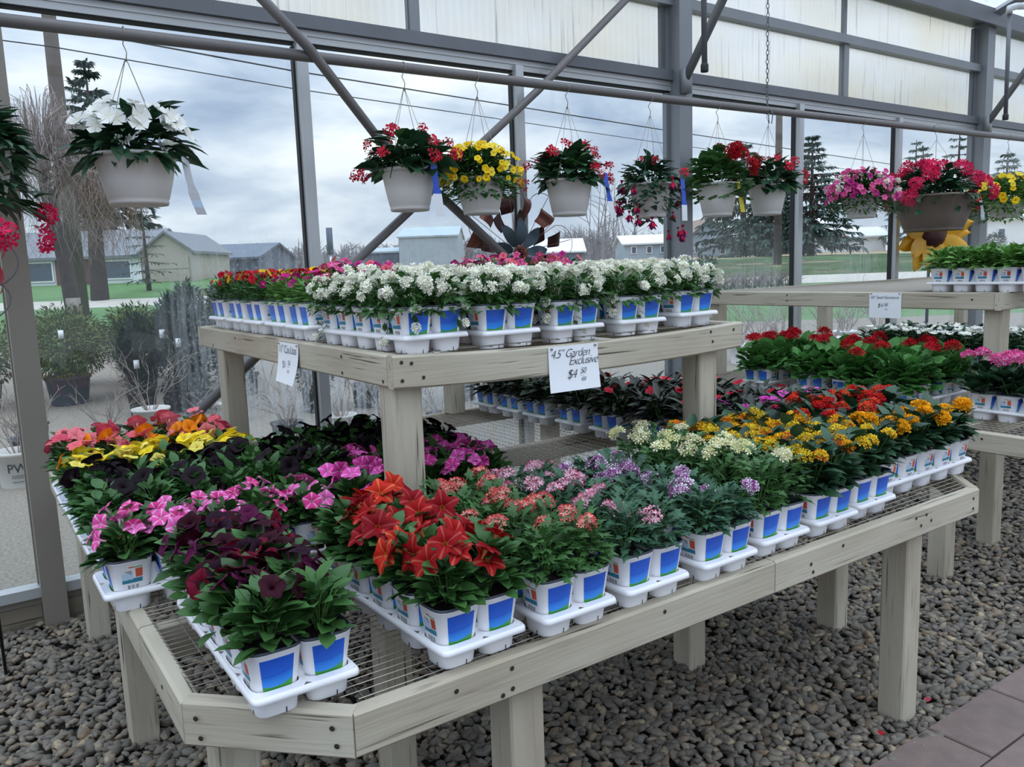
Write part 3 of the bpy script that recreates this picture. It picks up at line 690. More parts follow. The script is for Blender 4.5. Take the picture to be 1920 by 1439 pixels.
# tray of two by five cells; width along x, length along y, origin at its centre on the bench
TP = 0.0995; TL_ = 0.1165; HW, HL = 0.1045, 0.3
DECK = 0.052
def tray_mesh():
    mb = MB(); n = 32
    hole = 0.0455
    cells = [((i-0.5)*TP, (j-2)*TL_) for j in range(5) for i in range(2)]
    def zdeck(x, y): return DECK
    for (cx_, cy_) in cells:
        V = []; F = []
        for k in range(n):
            th = 2*PI*k/n
            V.append((cx_+hole*SQ(th)*math.cos(th), cy_+hole*SQ(th)*math.sin(th), DECK+0.002))
        x0 = -0.098 if cx_ < 0 else 0.0; x1 = 0.0 if cx_ < 0 else 0.098
        y0_ = cy_-TL_/2 if cy_ > -0.2 else -0.2935; y1_ = cy_+TL_/2 if cy_ < 0.2 else 0.2935
        for k in range(n):
            th = 2*PI*k/n; c, s = math.cos(th), math.sin(th)
            tx = ((x1-cx_)/c if c > 1e-6 else (x0-cx_)/c if c < -1e-6 else 1e9); ty = ((y1_-cy_)/s if s > 1e-6 else (y0_-cy_)/s if s < -1e-6 else 1e9)
            t = min(tx, ty); V.append((cx_+t*c, cy_+t*s, DECK))
        F = [(k, n+k, n+(k+1) % n, (k+1) % n) for k in range(n)]
        mb.add(V, F)
        # the cell corners the radial cut misses
        # cup under the deck
        mb.lathe([(hole, DECK+0.002), (0.0425, 0.03), (0.0395, 0.002), (0.0385, 0.0)], n, 0, (cx_, cy_, 0), SQ)
        mb.disc(0.0385, 0.0, n, 0, (cx_, cy_, 0), SQ)
    # deck edge with a rolled lip
    def ring(hx_, hy_, z, r=0.016):
        P = []
        for (sx, sy, a0) in ((1, 1, 0), (-1, 1, PI/2), (-1, -1, PI), (1, -1, 1.5*PI)):
            for q in range(5):
                a = a0+q*PI/8; P.append((sx*(hx_-r)+r*math.cos(a), sy*(hy_-r)+r*math.sin(a), z))
        return P
    rings = [ring(0.097, 0.2925, DECK-0.0002, 0.012), ring(0.0985, 0.294, DECK+0.001, 0.013), ring(0.1000, 0.2955, DECK+0.001, 0.014), ring(HW-0.001, HL-0.001, DECK-0.004), ring(HW, HL, DECK-0.012), ring(HW-0.0015, HL-0.0015, DECK-0.0125), ring(0.099, 0.2945, DECK-0.005, 0.013)]
    V = sum(rings, []); m = 20
    mb.add(V, [(i*m+k, (i+1)*m+k, (i+1)*m+(k+1) % m, i*m+(k+1) % m) for i in range(len(rings)-1) for k in range(m)])
    # upright webs that hold the pots apart
    def web(x, y, wx, wy, zt):
        V = []
        lv = [(1.0, DECK), (0.62, DECK+0.012), (0.40, DECK+0.035), (0.30, zt-0.004), (0.22, zt)]
        for (f, z) in lv:
            for (sx, sy) in ((-1, -1), (1, -1), (1, 1), (-1, 1)): V.append((x+sx*wx*f, y+sy*wy*f, z))
        F = [(4*i+k, 4*i+(k+1) % 4, 4*i+4+(k+1) % 4, 4*i+4+k) for i in range(len(lv)-1) for k in range(4)]
        F.append(tuple(4*(len(lv)-1)+k for k in range(4)))
        mb.add(V, F)
    for j in range(5):
        web(0, (j-2)*TL_, 0.018, 0.022, 0.108)
    for j in range(4):
        for i in (-1, 1): web(i*TP/2, (j-1.5)*TL_, 0.020, 0.022, 0.098)
        web(0, (j-1.5)*TL_, 0.03, 0.03, 0.085)
    # drain notches at the cup feet
    return mb.mesh('tray', M['white_plastic'])
TRAY = tray_mesh()
mb = MB()
for j in range(5):
    for i in range(2):
        cx_, cy_ = (i-0.5)*TP, (j-2)*TL_
        for th in (0, PI/2, PI, 1.5*PI):
            r = 0.0402; c, s = math.cos(th+0.3), math.sin(th+0.3); q = SQ(th+0.3)
            p = (cx_+r*q*c, cy_+r*q*s, 0); tx = (-s*0.0012, c*0.0012)
            V = [(p[0]-tx[0], p[1]-tx[1], 0.0), (p[0]+tx[0], p[1]+tx[1], 0.0), (p[0]+tx[0]+0.001*c, p[1]+tx[1]+0.001*s, 0.011), (p[0]-tx[0]+0.001*c, p[1]-tx[1]+0.001*s, 0.011)]
            mb.add(V, [(0, 1, 2, 3)])
NOTCH = mb.mesh('drain_slots', M['gasket'], False)

# ------------------------------------------------------------------ leaves and flowers
def leaf_tpl(W, fold=0.25, droop=0.25, wmax=0.42, point=1.0, rows=4):
    """unit length leaf along +x, face up"""
    V = []; F = []
    ts = [0.0, 0.22, 0.48, 0.76, 1.0] if rows == 4 else [0.0, 0.4, 1.0]
    idx = []
    for t in ts:
        w = W*0.5*max(0.0, math.sin(PI*t**(math.log(0.5)/math.log(wmax))))**(0.8 if point else 0.6)
        if t == 1.0: w = 0.0
        if t == 0.0: w = W*0.04
        z = -droop*t*t
        if w < 1e-6: idx.append((len(V),)); V.append((t, 0, z))
        else:
            idx.append((len(V), len(V)+1, len(V)+2)); V += [(t, -w, z+fold*w), (t, 0, z), (t, w, z+fold*w)]
    for a, b in zip(idx[:-1], idx[1:]):
        if len(b) == 3: F += [(a[0], a[1], b[1], b[0]), (a[1], a[2], b[2], b[1])]
        else: F += [(a[0], a[1], b[0]), (a[1], a[2], b[0])]
    return np.array(V), F
def round_tpl(n=10, cup=0.18, lobes=5):
    V = [(0.12, 0, -0.05)]; F = []
    for k in range(n):
        th = 2*PI*k/n+PI; r = 0.5*(1+0.10*math.cos(lobes*th)) * (0.35 if k == 0 else 1)
        V.append((0.5+r*math.cos(th)*1.0, r*math.sin(th), cup*(0.5 if k % 2 else 0.9)))
    V[0] = (0.42, 0, 0)
    F = [(0, 1+k, 1+(k+1) % n) for k in range(n)]
    return np.array(V), F
def lobed_tpl():
    """small deeply cut leaf"""
    V = [(0, 0, 0)]; F = []
    out = [(0, -.02), (.25, -.12), (.30, -.32), (.45, -.16), (.62, -.36), (.70, -.14), (1, 0), (.70, .14), (.62, .36), (.45, .16), (.30, .32), (.25, .12), (0, .02)]
    V = [(0.5, 0, 0.03)]+[(x, y*0.72, -0.25*x*x+0.15*abs(y)) for x, y in out]
    F = [(0, 1+k, 2+k) for k in range(len(out)-1)]
    return np.array(V), F
TPL = dict(petunia=leaf_tpl(0.64, 0.25, 0.18), lance=leaf_tpl(0.34, 0.35, 0.35, 0.40), ovate=leaf_tpl(0.66, 0.28, 0.3, 0.36), wing=leaf_tpl(0.72, 0.18, 0.3, 0.32),
           fine=leaf_tpl(0.34, 0.3, 0.2, 0.5, 1, 2), small=leaf_tpl(0.55, 0.3, 0.25, 0.45, 1, 2), round=round_tpl(), lobed=lobed_tpl())
def frame(d, roll=0.0):
    """matrix whose x axis is d and whose z leans up"""
    d = np.array(d, float); d /= np.linalg.norm(d)
    up = np.array([0, 0, 1.]) if abs(d[2]) < 0.97 else np.array([1., 0, 0])
    y = np.cross(up, d); y /= np.linalg.norm(y); z = np.cross(d, y)
    if roll:
        c, s = math.cos(roll), math.sin(roll); y, z = c*y+s*z, -s*y+c*z
    return np.stack([d, y, z], 1)
def uframe(n, spin=0.0):
    """matrix whose z axis is n"""
    n = np.array(n, float); n /= np.linalg.norm(n)
    a = np.array([1., 0, 0]) if abs(n[0]) < 0.9 else np.array([0, 1., 0])
    x = np.cross(a, n); x /= np.linalg.norm(x); y = np.cross(n, x)
    c, s = math.cos(spin), math.sin(spin)
    return np.stack([c*x+s*y, -s*x+c*y, n], 1)

class FM:
    """fast joined mesh of many small copies"""
    def __init__(s): s.V = []; s.F = []; s.C = []; s.n = 0
    def put(s, tpl, R, p, sc, C=None):
        V, F = tpl[0], tpl[1]; s.V.append(V*sc @ R.T + np.array(p)); s.F.extend([tuple(i+s.n for i in f) for f in F]); s.n += len(V)
        if C is not None: s.C.append(C if C.ndim == 2 else np.tile(C, (len(V), 1)))
    def tube(s, pts, r, n=3):
        m = MB(); m.tube(pts, r, n, caps=False); s.V.append(np.array(m.v)); s.F.extend([tuple(i+s.n for i in f) for f in m.f]); s.n += len(m.v)
    def mesh(s, name, m, smooth=True):
        me = bpy.data.meshes.new(name); me.from_pydata(np.concatenate(s.V).tolist(), [], s.F); me.materials.append(m)
        me.polygons.foreach_set('use_smooth', [smooth]*len(s.F))
        if s.C:
            C = np.concatenate(s.C); at = me.color_attributes.new('Col', 'FLOAT_COLOR', 'POINT')
            at.data.foreach_set('color', np.concatenate([C, np.ones((len(C), 1))], 1).astype(np.float32).ravel())
        return me

def foliage_poses(rs, n, R, H, L, spread=1.0, low=0.15):
    """poses of n leaves on a mound of radius R and height H above the rim"""
    out = []
    for k in range(n):
        ph = rs.uniform(0, 2*PI); u = rs.uniform(0, 1)
        el = math.asin(min(1, max(-1, -low+(1+low)*u)))
        rad = rs.uniform(0.45, 1.0)
        hd = np.array([math.cos(ph), math.sin(ph)])
        base = np.array([hd[0]*R*math.cos(el)*rad*0.72, hd[1]*R*math.cos(el)*rad*0.72, max(-0.012 if low < 0.5 else -0.055, H*math.sin(el)*rad*(1 if el > 0 else 0.8))])
        if base[2] < 0.0 and rad < 0.99: base[0:2] *= max(1.0, 0.064/(np.linalg.norm(base[0:2])+1e-6))
        e2 = el*0.5+rs.uniform(-0.35 if low > 0.15 else -0.05, 0.45); ph2 = ph+rs.uniform(-0.8, 0.8)*spread
        d = np.array([math.cos(ph2)*math.cos(e2), math.sin(ph2)*math.cos(e2), math.sin(e2)])
        out.append((base, frame(d, rs.uniform(-0.5, 0.5)), L*rs.uniform(0.7, 1.2)))
    return out

# flower shapes: (V, F, C)
def C_(h): return np.array(hx(h))
def petunia_tpl(face, throat, vein, tube, vein_w=0.16, tone=None, la=0.10):
    n = 50; V = []; C = []; F = []
    rings = [(0.05, -0.62), (0.10, -0.38), (0.20, -0.16), (0.48, 0.0), (0.80, 0.07), (1.0, 0.0)]
    for ri, (r, z) in enumerate(rings):
        for k in range(n):
            a = 2*PI*k/n; lobe = 1+la*math.cos(5*a)*(1 if r > 0.9 else 0.6)*(r > 0.4)
            zz = z+(0.07*math.cos(5*a+PI)*(r-0.3) if r > 0.4 else 0)+(0.05*math.sin(3*a+1)*(r > 0.7))
            V.append((r*lobe*math.cos(a)*0.5, r*lobe*math.sin(a)*0.5, zz*0.5))
            vm = 0.75*max(0.0, (math.cos(5*a)-1+vein_w)/vein_w) if vein_w > 0 else 0
            base = face if r > 0.15 else throat
            col = base*(1-vm)+vein*vm if r > 0.12 else throat
            if tone is not None and r > 0.6: col = col*0.75+tone*0.25
            C.append(col)
    for i in range(len(rings)-1):
        for k in range(n): F.append((i*n+k, i*n+(k+1) % n, (i+1)*n+(k+1) % n, (i+1)*n+k))
    b = len(V)
    for (r, z) in ((0.22, -0.20), (0.13, -0.5), (0.07, -0.95)):
        for k in range(8):
            a = 2*PI*k/8; V.append((r*math.cos(a)*0.5, r*math.sin(a)*0.5, z*0.5)); C.append(tube)
    for i in range(2):
        for k in range(8): F.append((b+i*8+k, b+(i+1)*8+k, b+(i+1)*8+(k+1) % 8, b+i*8+(k+1) % 8))
    return np.array(V), F, np.array(C)
def floret_tpl(face, eye, tip=None, petals=5, w=0.5, cup=0.12, notch=True):
    V = [(0, 0, 0)]; C = [eye]; F = []
    for k in range(petals):
        a = 2*PI*k/petals; b = len(V)
        def pt(r, t, z): return (r*math.cos(a+t), r*math.sin(a+t), z)
        V += [pt(0.30, -w*0.7, cup*0.3), pt(0.48, -w*0.62, cup), pt(0.43 if notch else 0.52, 0, cup*1.2), pt(0.48, w*0.62, cup), pt(0.30, w*0.7, cup*0.3), pt(0.26, 0, 0.0)]
        C += [face*0.7+eye*0.3, tip if tip is not None else face, face, tip if tip is not None else face, face*0.7+eye*0.3, face*0.55+eye*0.45]
        F += [(0, b, b+5), (0, b+5, b+4), (b, b+1, b+2, b+5), (b+5, b+2, b+3, b+4)]
    return np.array(V), F, np.array(C)
def cluster_tpl(rs, kinds, n, dome=0.75, size=0.34, jitter=0.15, cols=None):
    """round head of n florets, unit diameter"""
    V = []; F = []; C = []; b = 0
    for k in range(n):
        u = (k+0.5)/n; el = math.acos(1-u*(1-math.cos(1.35))); ph = k*2.39996
        nrm = np.array([math.sin(el)*math.cos(ph), math.sin(el)*math.sin(ph), math.cos(el)])
        p = np.array([0.42*nrm[0], 0.42*nrm[1], dome*0.42*(nrm[2]-0.4)])*(1+jitter*rs.randn())
        t = kinds[rs.randint(len(kinds))] if cols is None else kinds[cols(u)]
        R = uframe(nrm+0.25*rs.randn(3), rs.uniform(0, 6)); W = t[0]*size*rs.uniform(0.85, 1.15) @ R.T + p
        V.append(W); F += [tuple(i+b for i in f) for f in t[1]]; C.append(t[2]*rs.uniform(0.85, 1.1)); b += len(W)
    return np.concatenate(V), F, np.concatenate(C)
def as_mesh(name, t):
    me = bpy.data.meshes.new(name); me.from_pydata(t[0].tolist(), [], t[1]); me.materials.append(M['flower']); me.polygons.foreach_set('use_smooth', [True]*len(t[1]))
    at = me.color_attributes.new('Col', 'FLOAT_COLOR', 'POINT'); at.data.foreach_set('color', np.concatenate([t[2], np.ones((len(t[2]), 1))], 1).astype(np.float32).ravel())
    return me
r0 = np.random.RandomState(11)
FL = {}
FL['burgundy'] = [as_mesh('flower', petunia_tpl(C_(a), C_('1a0610'), C_(b), C_('6b3a56'), w)) for a, b, w in (('2c0614', '1c040c', .1), ('380a1c', '22040e', .1), ('24071c', '180410', .1), ('6a0c26', '3c0614', .1), ('520c3a', '300620', .1), ('300616', '200410', .1))]
FL['red_star'] = [as_mesh('flower', petunia_tpl(C_(a), C_('c07838'), C_(v), C_('b5703c'), w, None, 0.24)) for a, v, w in (('8e0810', 'b85a50', .03), ('800814', 'a84a48', .03), ('9c1014', 'c86a58', .03), ('920c12', 'b86044', .03), ('780610', 'a04040', .03))] + [as_mesh('flower', petunia_tpl(C_('c02a1c'), C_('e0a050'), C_('d88858'), C_('c58a4c'), .05, None, 0.2))]
FL['pink_star'] = [as_mesh('flower', petunia_tpl(C_(a), C_('e6c6dc'), C_(v), C_('e4a7c6'), w)) for a, v, w in (('d23c94', 'f0c8e4', .12), ('c4348a', 'e8b4d8', .10), ('dc56ac', 'f3d0ea', .14))]
FL['pink_white'] = [as_mesh('flower', petunia_tpl(C_(a), C_('f0dce6'), C_(v), C_('e8b4cc'), w)) for a, v, w in (('d8509a', 'f6e0ee', .22), ('dc66ac', 'f4d8ea', .16), ('cf3a84', 'f2d0e4', .2))]
FL['black'] = [as_mesh('flower', petunia_tpl(C_(a), C_('0a0808'), C_('120c10'), C_('2a1c22'), .1)) for a in ('191117', '130d12', '1f141b')]
FL['yellow'] = [as_mesh('flower', petunia_tpl(C_(a), C_('d39a12'), C_(v), C_('e0c050'), .3)) for a, v in (('f6de3c', 'e8b91e'), ('f2d62e', 'e0b020'), ('f4e470', 'e6c235'))]
FL['salmon'] = [as_mesh('flower', petunia_tpl(C_(a), C_('d8a24a'), C_(v), C_('d79a8c'), .25)) for a, v in (('e36a72', 'd24a5c'), ('e8808a', 'cf5266'), ('dd5a6e', 'c23a58'), ('e06470', 'c84860'), ('e27c80', 'd05a68'), ('d8526a', 'b83452'))] + [as_mesh('flower', petunia_tpl(C_('f08a1c'), C_('d96a10'), C_('e07414'), C_('d98a40'), .3))]
FL['violet'] = [as_mesh('flower', petunia_tpl(C_('3c2070'), C_('20104a'), C_('301860'), C_('6a4a90'), .2))]+FL['salmon'][:2]
def heads(specs, n, **k): return [as_mesh('flower_head', cluster_tpl(r0, [floret_tpl(C_(a), C_(e), None if t is None else C_(t)) for a, e, t in specs], n, **k)) for _ in range(3)]
FL['coral'] = heads([('e4474a', 'f3c8bc', None), ('ea6a5e', 'f5d2c2', None), ('d83640', 'e9a89c', None)], 19)
FL['pink_verbena'] = heads([('d63a78', 'fbf0f4', 'f6dfe8'), ('c8245c', 'f8e8ee', None), ('e25a92', 'fff5f8', 'f3d6e0')], 19)
FL['purple_verbena'] = heads([('a8569c', '82307a', 'f6ecf4'), ('9a4490', '6d2468', 'efe0ee'), ('f3eaf2', 'b070a8', None)], 18)
FL['cream'] = heads([('ece6bc', 'd6d490', None), ('f2eed4', 'dcd898', None), ('e2e0a8', 'c8cc80', None)], 19)
lt = dict(petals=4, w=0.75, cup=0.25, notch=False)
def lant(cen, edge): 
    k = [floret_tpl(C_(cen), C_(cen)*0.7, None, **lt), floret_tpl(C_(edge), C_(edge)*0.7, None, **lt)]
    return [as_mesh('flower_head', cluster_tpl(r0, k, 26, dome=0.95, size=0.27, jitter=0.05, cols=lambda u: 0 if u < 0.5+0.15*r0.randn() else 1)) for _ in range(2)]
FL['lantana_orange'] = lant('f4bc22', 'e4762a')+lant('f2c62c', 'ea8a34')+lant('f0d23c', 'f0c030')
FL['lantana_yellow'] = lant('f5ad18', 'f2a010')+lant('f6b520', 'f0a614')
FL['lantana_red'] = lant('d8321e', 'c01a22')+lant('e0502a', 'c2202a')
FL['geranium_red'] = heads([('b8101e', '7d0814', None), ('c8182a', '8c0a18', None), ('a50c1a', '70060f', None)], 26, dome=1.0, size=0.40)
FL['geranium_pink'] = heads([('d8287e', 'f2b6d6', None), ('e040a0', 'f6c8e2', None), ('c81e6c', 'e890bc', None)], 26, dome=1.0, size=0.40)
FL['white'] = [as_mesh('flower_head', cluster_tpl(r0, [floret_tpl(C_('f6f6ee'), C_('e2deaa'), None, w=0.6), floret_tpl(C_('efefe8'), C_('dcd8a8'), None, w=0.6)], 11, dome=0.7, size=0.46, jitter=0.3)) for _ in range(4)]
ib = dict(petals=5, w=0.80, cup=0.05, notch=True)
FL['impatiens_red'] = [as_mesh('flower', floret_tpl(C_(a), C_(e), None, **ib)) for a, e in (('c8102c', '8c0a20'), ('d41838', '900a24'))]
FL['impatiens_pink'] = [as_mesh('flower', floret_tpl(C_(a), C_(e), None, **ib)) for a, e in (('dd3cae', 'a81c80'), ('e050bc', 'b02488'))]
FL['impatiens_white'] = [as_mesh('flower', floret_tpl(C_(a), C_(e), None, **ib)) for a, e in (('f6f6f0', 'e6e4c8'), ('eeeeea', 'dcd8c0'))]
def cal(cols): return [as_mesh('flower', petunia_tpl(C_(a), C_(t), C_(t), C_('c0a060'), .2)) for a, t in cols]
FL['cal_red'] = cal([('b81426', '5a0a14'), ('a81030', '4a0818'), ('c42030', '701018'), ('e8b81e', 'a05a10')])
FL['cal_yellow'] = cal([('f2d028', 'b07814'), ('ecc41e', 'a86a10'), ('f4dc48', 'c08a1c')])
FL['cal_pink'] = cal([('c83a88', 'e8c060'), ('b02a78', '6a1040'), ('d8559c', 'f0d080')])
FL['cal_magenta'] = cal([('b81c78', '5a0a3a'), ('c42a80', '701048')])
FL['mix_pink'] = FL['cal_pink'] + cal([('d86070', '903040'), ('d0487a', 'f0d0c0')])
FL['begonia'] = [as_mesh('flower', cluster_tpl(r0, [floret_tpl(C_('d4263e'), C_('c01c34'), None, petals=4, w=0.8, notch=False), floret_tpl(C_('dd3c50'), C_('b81c34'), None, petals=4, w=0.7, notch=False)], 6, dome=1.3, size=0.62, jitter=0.3)) for _ in range(3)]
def fuchsia_tpl():
    V = []; F = []; C = []
    for (r, z, n_, c, tw) in ((0.10, 0.45, 8, 'c01848', 0), (0.30, -0.1, 4, 'c81c44', 0.0), (0.22, -0.28, 5, '6c1450', 0.5)):
        for k in range(n_):
            a = 2*PI*k/n_+tw; b = len(V)
            V += [(0.04*math.cos(a), 0.04*math.sin(a), 0.3), (r*math.cos(a-.5), r*math.sin(a-.5), z+.12), (r*1.25*math.cos(a), r*1.25*math.sin(a), z), (r*math.cos(a+.5), r*math.sin(a+.5), z+.12)]
            F.append((b, b+1, b+2, b+3)); C += [C_(c)]*4
    return np.array(V), F, np.array(C)
FL['fuchsia'] = [as_mesh('flower', fuchsia_tpl())]

# ------------------------------------------------------------------ species
# leaf template, leaf material, number, leaf length, mound radius, mound height, flowers: kind, diameter, how many, mode
SP = {
 'burgundy': dict(desc='burgundy petunia', leaf='petunia', mat='leaf', n=115, L=0.052, R=0.086, H=0.100, fl='burgundy', fs=0.056, fn=13, mode='face'),
 'red_star': dict(desc='red star petunia', leaf='petunia', mat='leaf', n=120, L=0.052, R=0.086, H=0.105, fl='red_star', fs=0.064, fn=6, mode='face'),
 'pink_star': dict(desc='pink petunia', leaf='petunia', mat='leaf', n=110, L=0.045, R=0.082, H=0.095, fl='pink_star', fs=0.050, fn=6, mode='face'),
 'pink_white': dict(desc='pink-and-white petunia', leaf='petunia', mat='leaf', n=110, L=0.046, R=0.080, H=0.085, fl='pink_white', fs=0.048, fn=6, mode='face'),
 'black': dict(desc='black petunia', leaf='petunia', mat='leaf', n=130, L=0.044, R=0.086, H=0.10, fl='black', fs=0.062, fn=4, mode='face'),
 'yellow': dict(desc='yellow petunia', leaf='petunia', mat='leaf', n=110, L=0.044, R=0.080, H=0.105, fl='yellow', fs=0.054, fn=8, mode='face'),
 'salmon': dict(desc='salmon petunia', leaf='petunia', mat='leaf', n=110, L=0.044, R=0.080, H=0.115, fl='salmon', fs=0.060, fn=5, mode='face'),
 'coral': dict(desc='coral verbena', leaf='lobed', mat='leaf', n=170, L=0.048, R=0.090, H=0.108, fl='coral', fs=0.060, fn=2, mode='up'),
 'pink_verbena': dict(desc='pink-and-white verbena', leaf='lobed', mat='leaf_blue', n=170, L=0.046, R=0.090, H=0.098, fl='pink_verbena', fs=0.060, fn=2, mode='up'),
 'purple_verbena': dict(desc='purple-and-white verbena', leaf='lobed', mat='leaf_blue', n=175, L=0.044, R=0.090, H=0.094, fl='purple_verbena', fs=0.058, fn=3, mode='up'),
 'cream': dict(desc='cream verbena', leaf='lobed', mat='leaf', n=180, L=0.046, R=0.098, H=0.145, fl='cream', fs=0.064, fn=2, mode='up'),
 'lantana_orange': dict(desc='orange lantana', leaf='ovate', mat='leaf_dark', n=85, L=0.066, R=0.088, H=0.125, fl='lantana_orange', fs=0.060, fn=5, mode='up'),
 'lantana_yellow': dict(desc='golden lantana', leaf='ovate', mat='leaf_dark', n=80, L=0.070, R=0.085, H=0.115, fl='lantana_yellow', fs=0.070, fn=5, mode='up'),
 'lantana_red': dict(desc='red lantana', leaf='ovate', mat='leaf_dark', n=85, L=0.064, R=0.092, H=0.15, fl='lantana_red', fs=0.060, fn=4, mode='up'),
 'geranium_red': dict(desc='red geranium', leaf='round', mat='leaf_bright', n=60, L=0.075, R=0.115, H=0.15, fl='geranium_red', fs=0.078, fn=2, mode='tall', low=0.2),
 'geranium_pink': dict(desc='bright pink geranium', leaf='round', mat='leaf_dark', n=42, L=0.070, R=0.095, H=0.13, fl='geranium_pink', fs=0.074, fn=3, mode='tall'),
 'impatiens_red': dict(desc='red impatiens', leaf='lance', mat='leaf_bronze', n=62, L=0.085, R=0.085, H=0.12, fl='impatiens_red', fs=0.056, fn=2, mode='flat'),
 'impatiens_pink': dict(desc='magenta impatiens', leaf='lance', mat='leaf_bronze', n=62, L=0.085, R=0.085, H=0.12, fl='impatiens_pink', fs=0.068, fn=2, mode='flat'),
 'impatiens_white': dict(desc='white impatiens', leaf='lance', mat='leaf_dark', n=62, L=0.08, R=0.095, H=0.15, fl='impatiens_white', fs=0.058, fn=5, mode='flat'),
 'white': dict(desc='white nemesia', leaf='small', mat='leaf', n=190, L=0.036, R=0.088, H=0.092, fl='white', fs=0.038, fn=16, mode='top', low=0.75 if False else 0.30),
 'cal_red': dict(desc='red-and-yellow calibrachoa', leaf='fine', mat='leaf', n=230, L=0.034, R=0.082, H=0.095, fl='cal_red', fs=0.030, fn=8, mode='face'),
 'cal_magenta': dict(desc='magenta calibrachoa', leaf='fine', mat='leaf_light', n=230, L=0.034, R=0.080, H=0.085, fl='cal_magenta', fs=0.034, fn=4, mode='face'),
 'mix_pink': dict(desc='rose calibrachoa', leaf='fine', mat='leaf', n=220, L=0.034, R=0.085, H=0.12, fl='mix_pink', fs=0.034, fn=11, mode='face'),
 'violet': dict(desc='violet petunia', leaf='petunia', mat='leaf', n=110, L=0.044, R=0.080, H=0.115, fl='violet', fs=0.058, fn=5, mode='face'),
 'fern': dict(desc='feathery green plant', leaf='lobed', mat='leaf_light', n=110, L=0.07, R=0.085, H=0.10, fl=None, fs=0, fn=0, mode='up'),
}
def flower_poses(rs, s, n):
    out = []
    for k in range(n):
        ph = rs.uniform(0, 2*PI)
        if s['mode'] == 'face':
            el = rs.uniform(0.35, 1.35); rad = rs.uniform(0.85, 1.1); nrm = np.array([math.cos(ph)*math.cos(el), math.sin(ph)*math.cos(el), math.sin(el)])
            p = np.array([nrm[0]*s['R']*rad, nrm[1]*s['R']*rad, s['H']*(0.35+0.75*nrm[2])*rad+0.012]); nrm = nrm+np.array([-0.25, -0.4, 0.1])+0.3*rs.randn(3); nrm[2] = max(nrm[2], 0.1)
        elif s['mode'] == 'up':
            r = s['R']*math.sqrt(rs.uniform(0.02, 1.0)); p = np.array([r*math.cos(ph), r*math.sin(ph), s['H']*rs.uniform(0.92, 1.18)-0.25*r]); nrm = np.array([math.cos(ph)*0.4, math.sin(ph)*0.4-0.25, 1])+0.15*rs.randn(3)
        elif s['mode'] == 'tall':
            r = s['R']*math.sqrt(rs.uniform(0.02, 0.9)); p = np.array([r*math.cos(ph), r*math.sin(ph), s['H']*rs.uniform(1.1, 1.5)]); nrm = np.array([math.cos(ph)*0.2, math.sin(ph)*0.2, 1])
        elif s['mode'] == 'flat':
            r = s['R']*math.sqrt(rs.uniform(0.02, 1.0)); p = np.array([r*math.cos(ph), r*math.sin(ph), s['H']*rs.uniform(1.0, 1.15)-0.2*r]); nrm = np.array([-0.1, -0.2, 1])+0.25*rs.randn(3)
        else:   # dense top cover, some over the edge
            el = math.asin(rs.uniform(0.15, 1)); rad = rs.uniform(0.9, 1.15); nrm = np.array([math.cos(ph)*math.cos(el), math.sin(ph)*math.cos(el), math.sin(el)])
            p = np.array([nrm[0]*s['R']*rad, nrm[1]*s['R']*rad, s['H']*(0.1+0.95*nrm[2])*rad+0.012]); nrm = nrm+0.4*rs.randn(3)
        out.append((p, uframe(nrm, rs.uniform(0, 6)), s['fs']*rs.uniform(0.85, 1.15)))
    return out
NV = 4
for key, s in SP.items():
    s['var'] = []
    for v in range(NV):
        rs_ = np.random.RandomState(100+v*17+len(key)*3+sum(map(ord, key)) % 97)
        poses = foliage_poses(rs_, s['n'], s['R'], s['H'], s['L'], low=s.get('low', 0.06))
        fl = flower_poses(rs_, s, s['fn'])
        fm = FM()
        for (p, R, L) in poses: fm.put(TPL[s['leaf']], R, p, L)
        if key == 'white' and v < 2:      # a few shoots trail over the rim
            for sh in range(2+v):
                a = sh*2.1+v; c_, s_ = math.cos(a), math.sin(a); ln = rs_.uniform(0.07, 0.13)
                for q in range(16):
                    t = q/15; p = np.array([c_*(0.058+0.035*math.sin(PI*min(1, t*1.2))), s_*(0.058+0.035*math.sin(PI*min(1, t*1.2))), 0.025-ln*t*t])
                    fm.put(TPL[s['leaf']], frame(np.array([c_, s_, -0.6])+0.9*rs_.randn(3), 0), p, 0.026)
                for t in (0.55, 1.0):
                    p = np.array([c_*0.085, s_*0.085, 0.025-ln*t*t]); fl.append((p, uframe(np.array([c_, s_, 0.4]), 0), 0.034))
        st = FM()
        for (p, R, z) in fl:
            q = p-0.2*z*R[:, 2]; m_ = np.array([q[0]*0.5, q[1]*0.5, q[2]*0.55]); st.tube([(q[0]*0.12, q[1]*0.12, -0.012), m_, q], 0.0013)
        for k in range(7):
            a = rs_.uniform(0, 6.28); st.tube([(0.005*math.cos(a), 0.005*math.sin(a), -0.014), (s['R']*.35*math.cos(a), s['R']*.35*math.sin(a), s['H']*.4), (s['R']*.6*math.cos(a+.2), s['R']*.6*math.sin(a+.2), s['H']*.75)], 0.0016)
        s['var'].append(dict(mesh=fm.mesh('foliage', M[s['mat']]), stems=st.mesh('stems', M['leaf_light']), fl=fl, poses=poses))
    s['leafmesh'] = []
    V, F = TPL[s['leaf']]
    for sub in range(2):
        me = bpy.data.meshes.new('leaf'); me.from_pydata((V*np.array([1, 1+0.15*sub, 1])).tolist(), [], F); me.materials.append(M[s['mat']]); me.polygons.foreach_set('use_smooth', [True]*len(F)); s['leafmesh'].append(me)
def toM(R, p, sc): return Matrix(((R[0][0]*sc, R[0][1]*sc, R[0][2]*sc, p[0]), (R[1][0]*sc, R[1][1]*sc, R[1][2]*sc, p[1]), (R[2][0]*sc, R[2][1]*sc, R[2][2]*sc, p[2]), (0, 0, 0, 1)))
rp = np.random.RandomState(5)
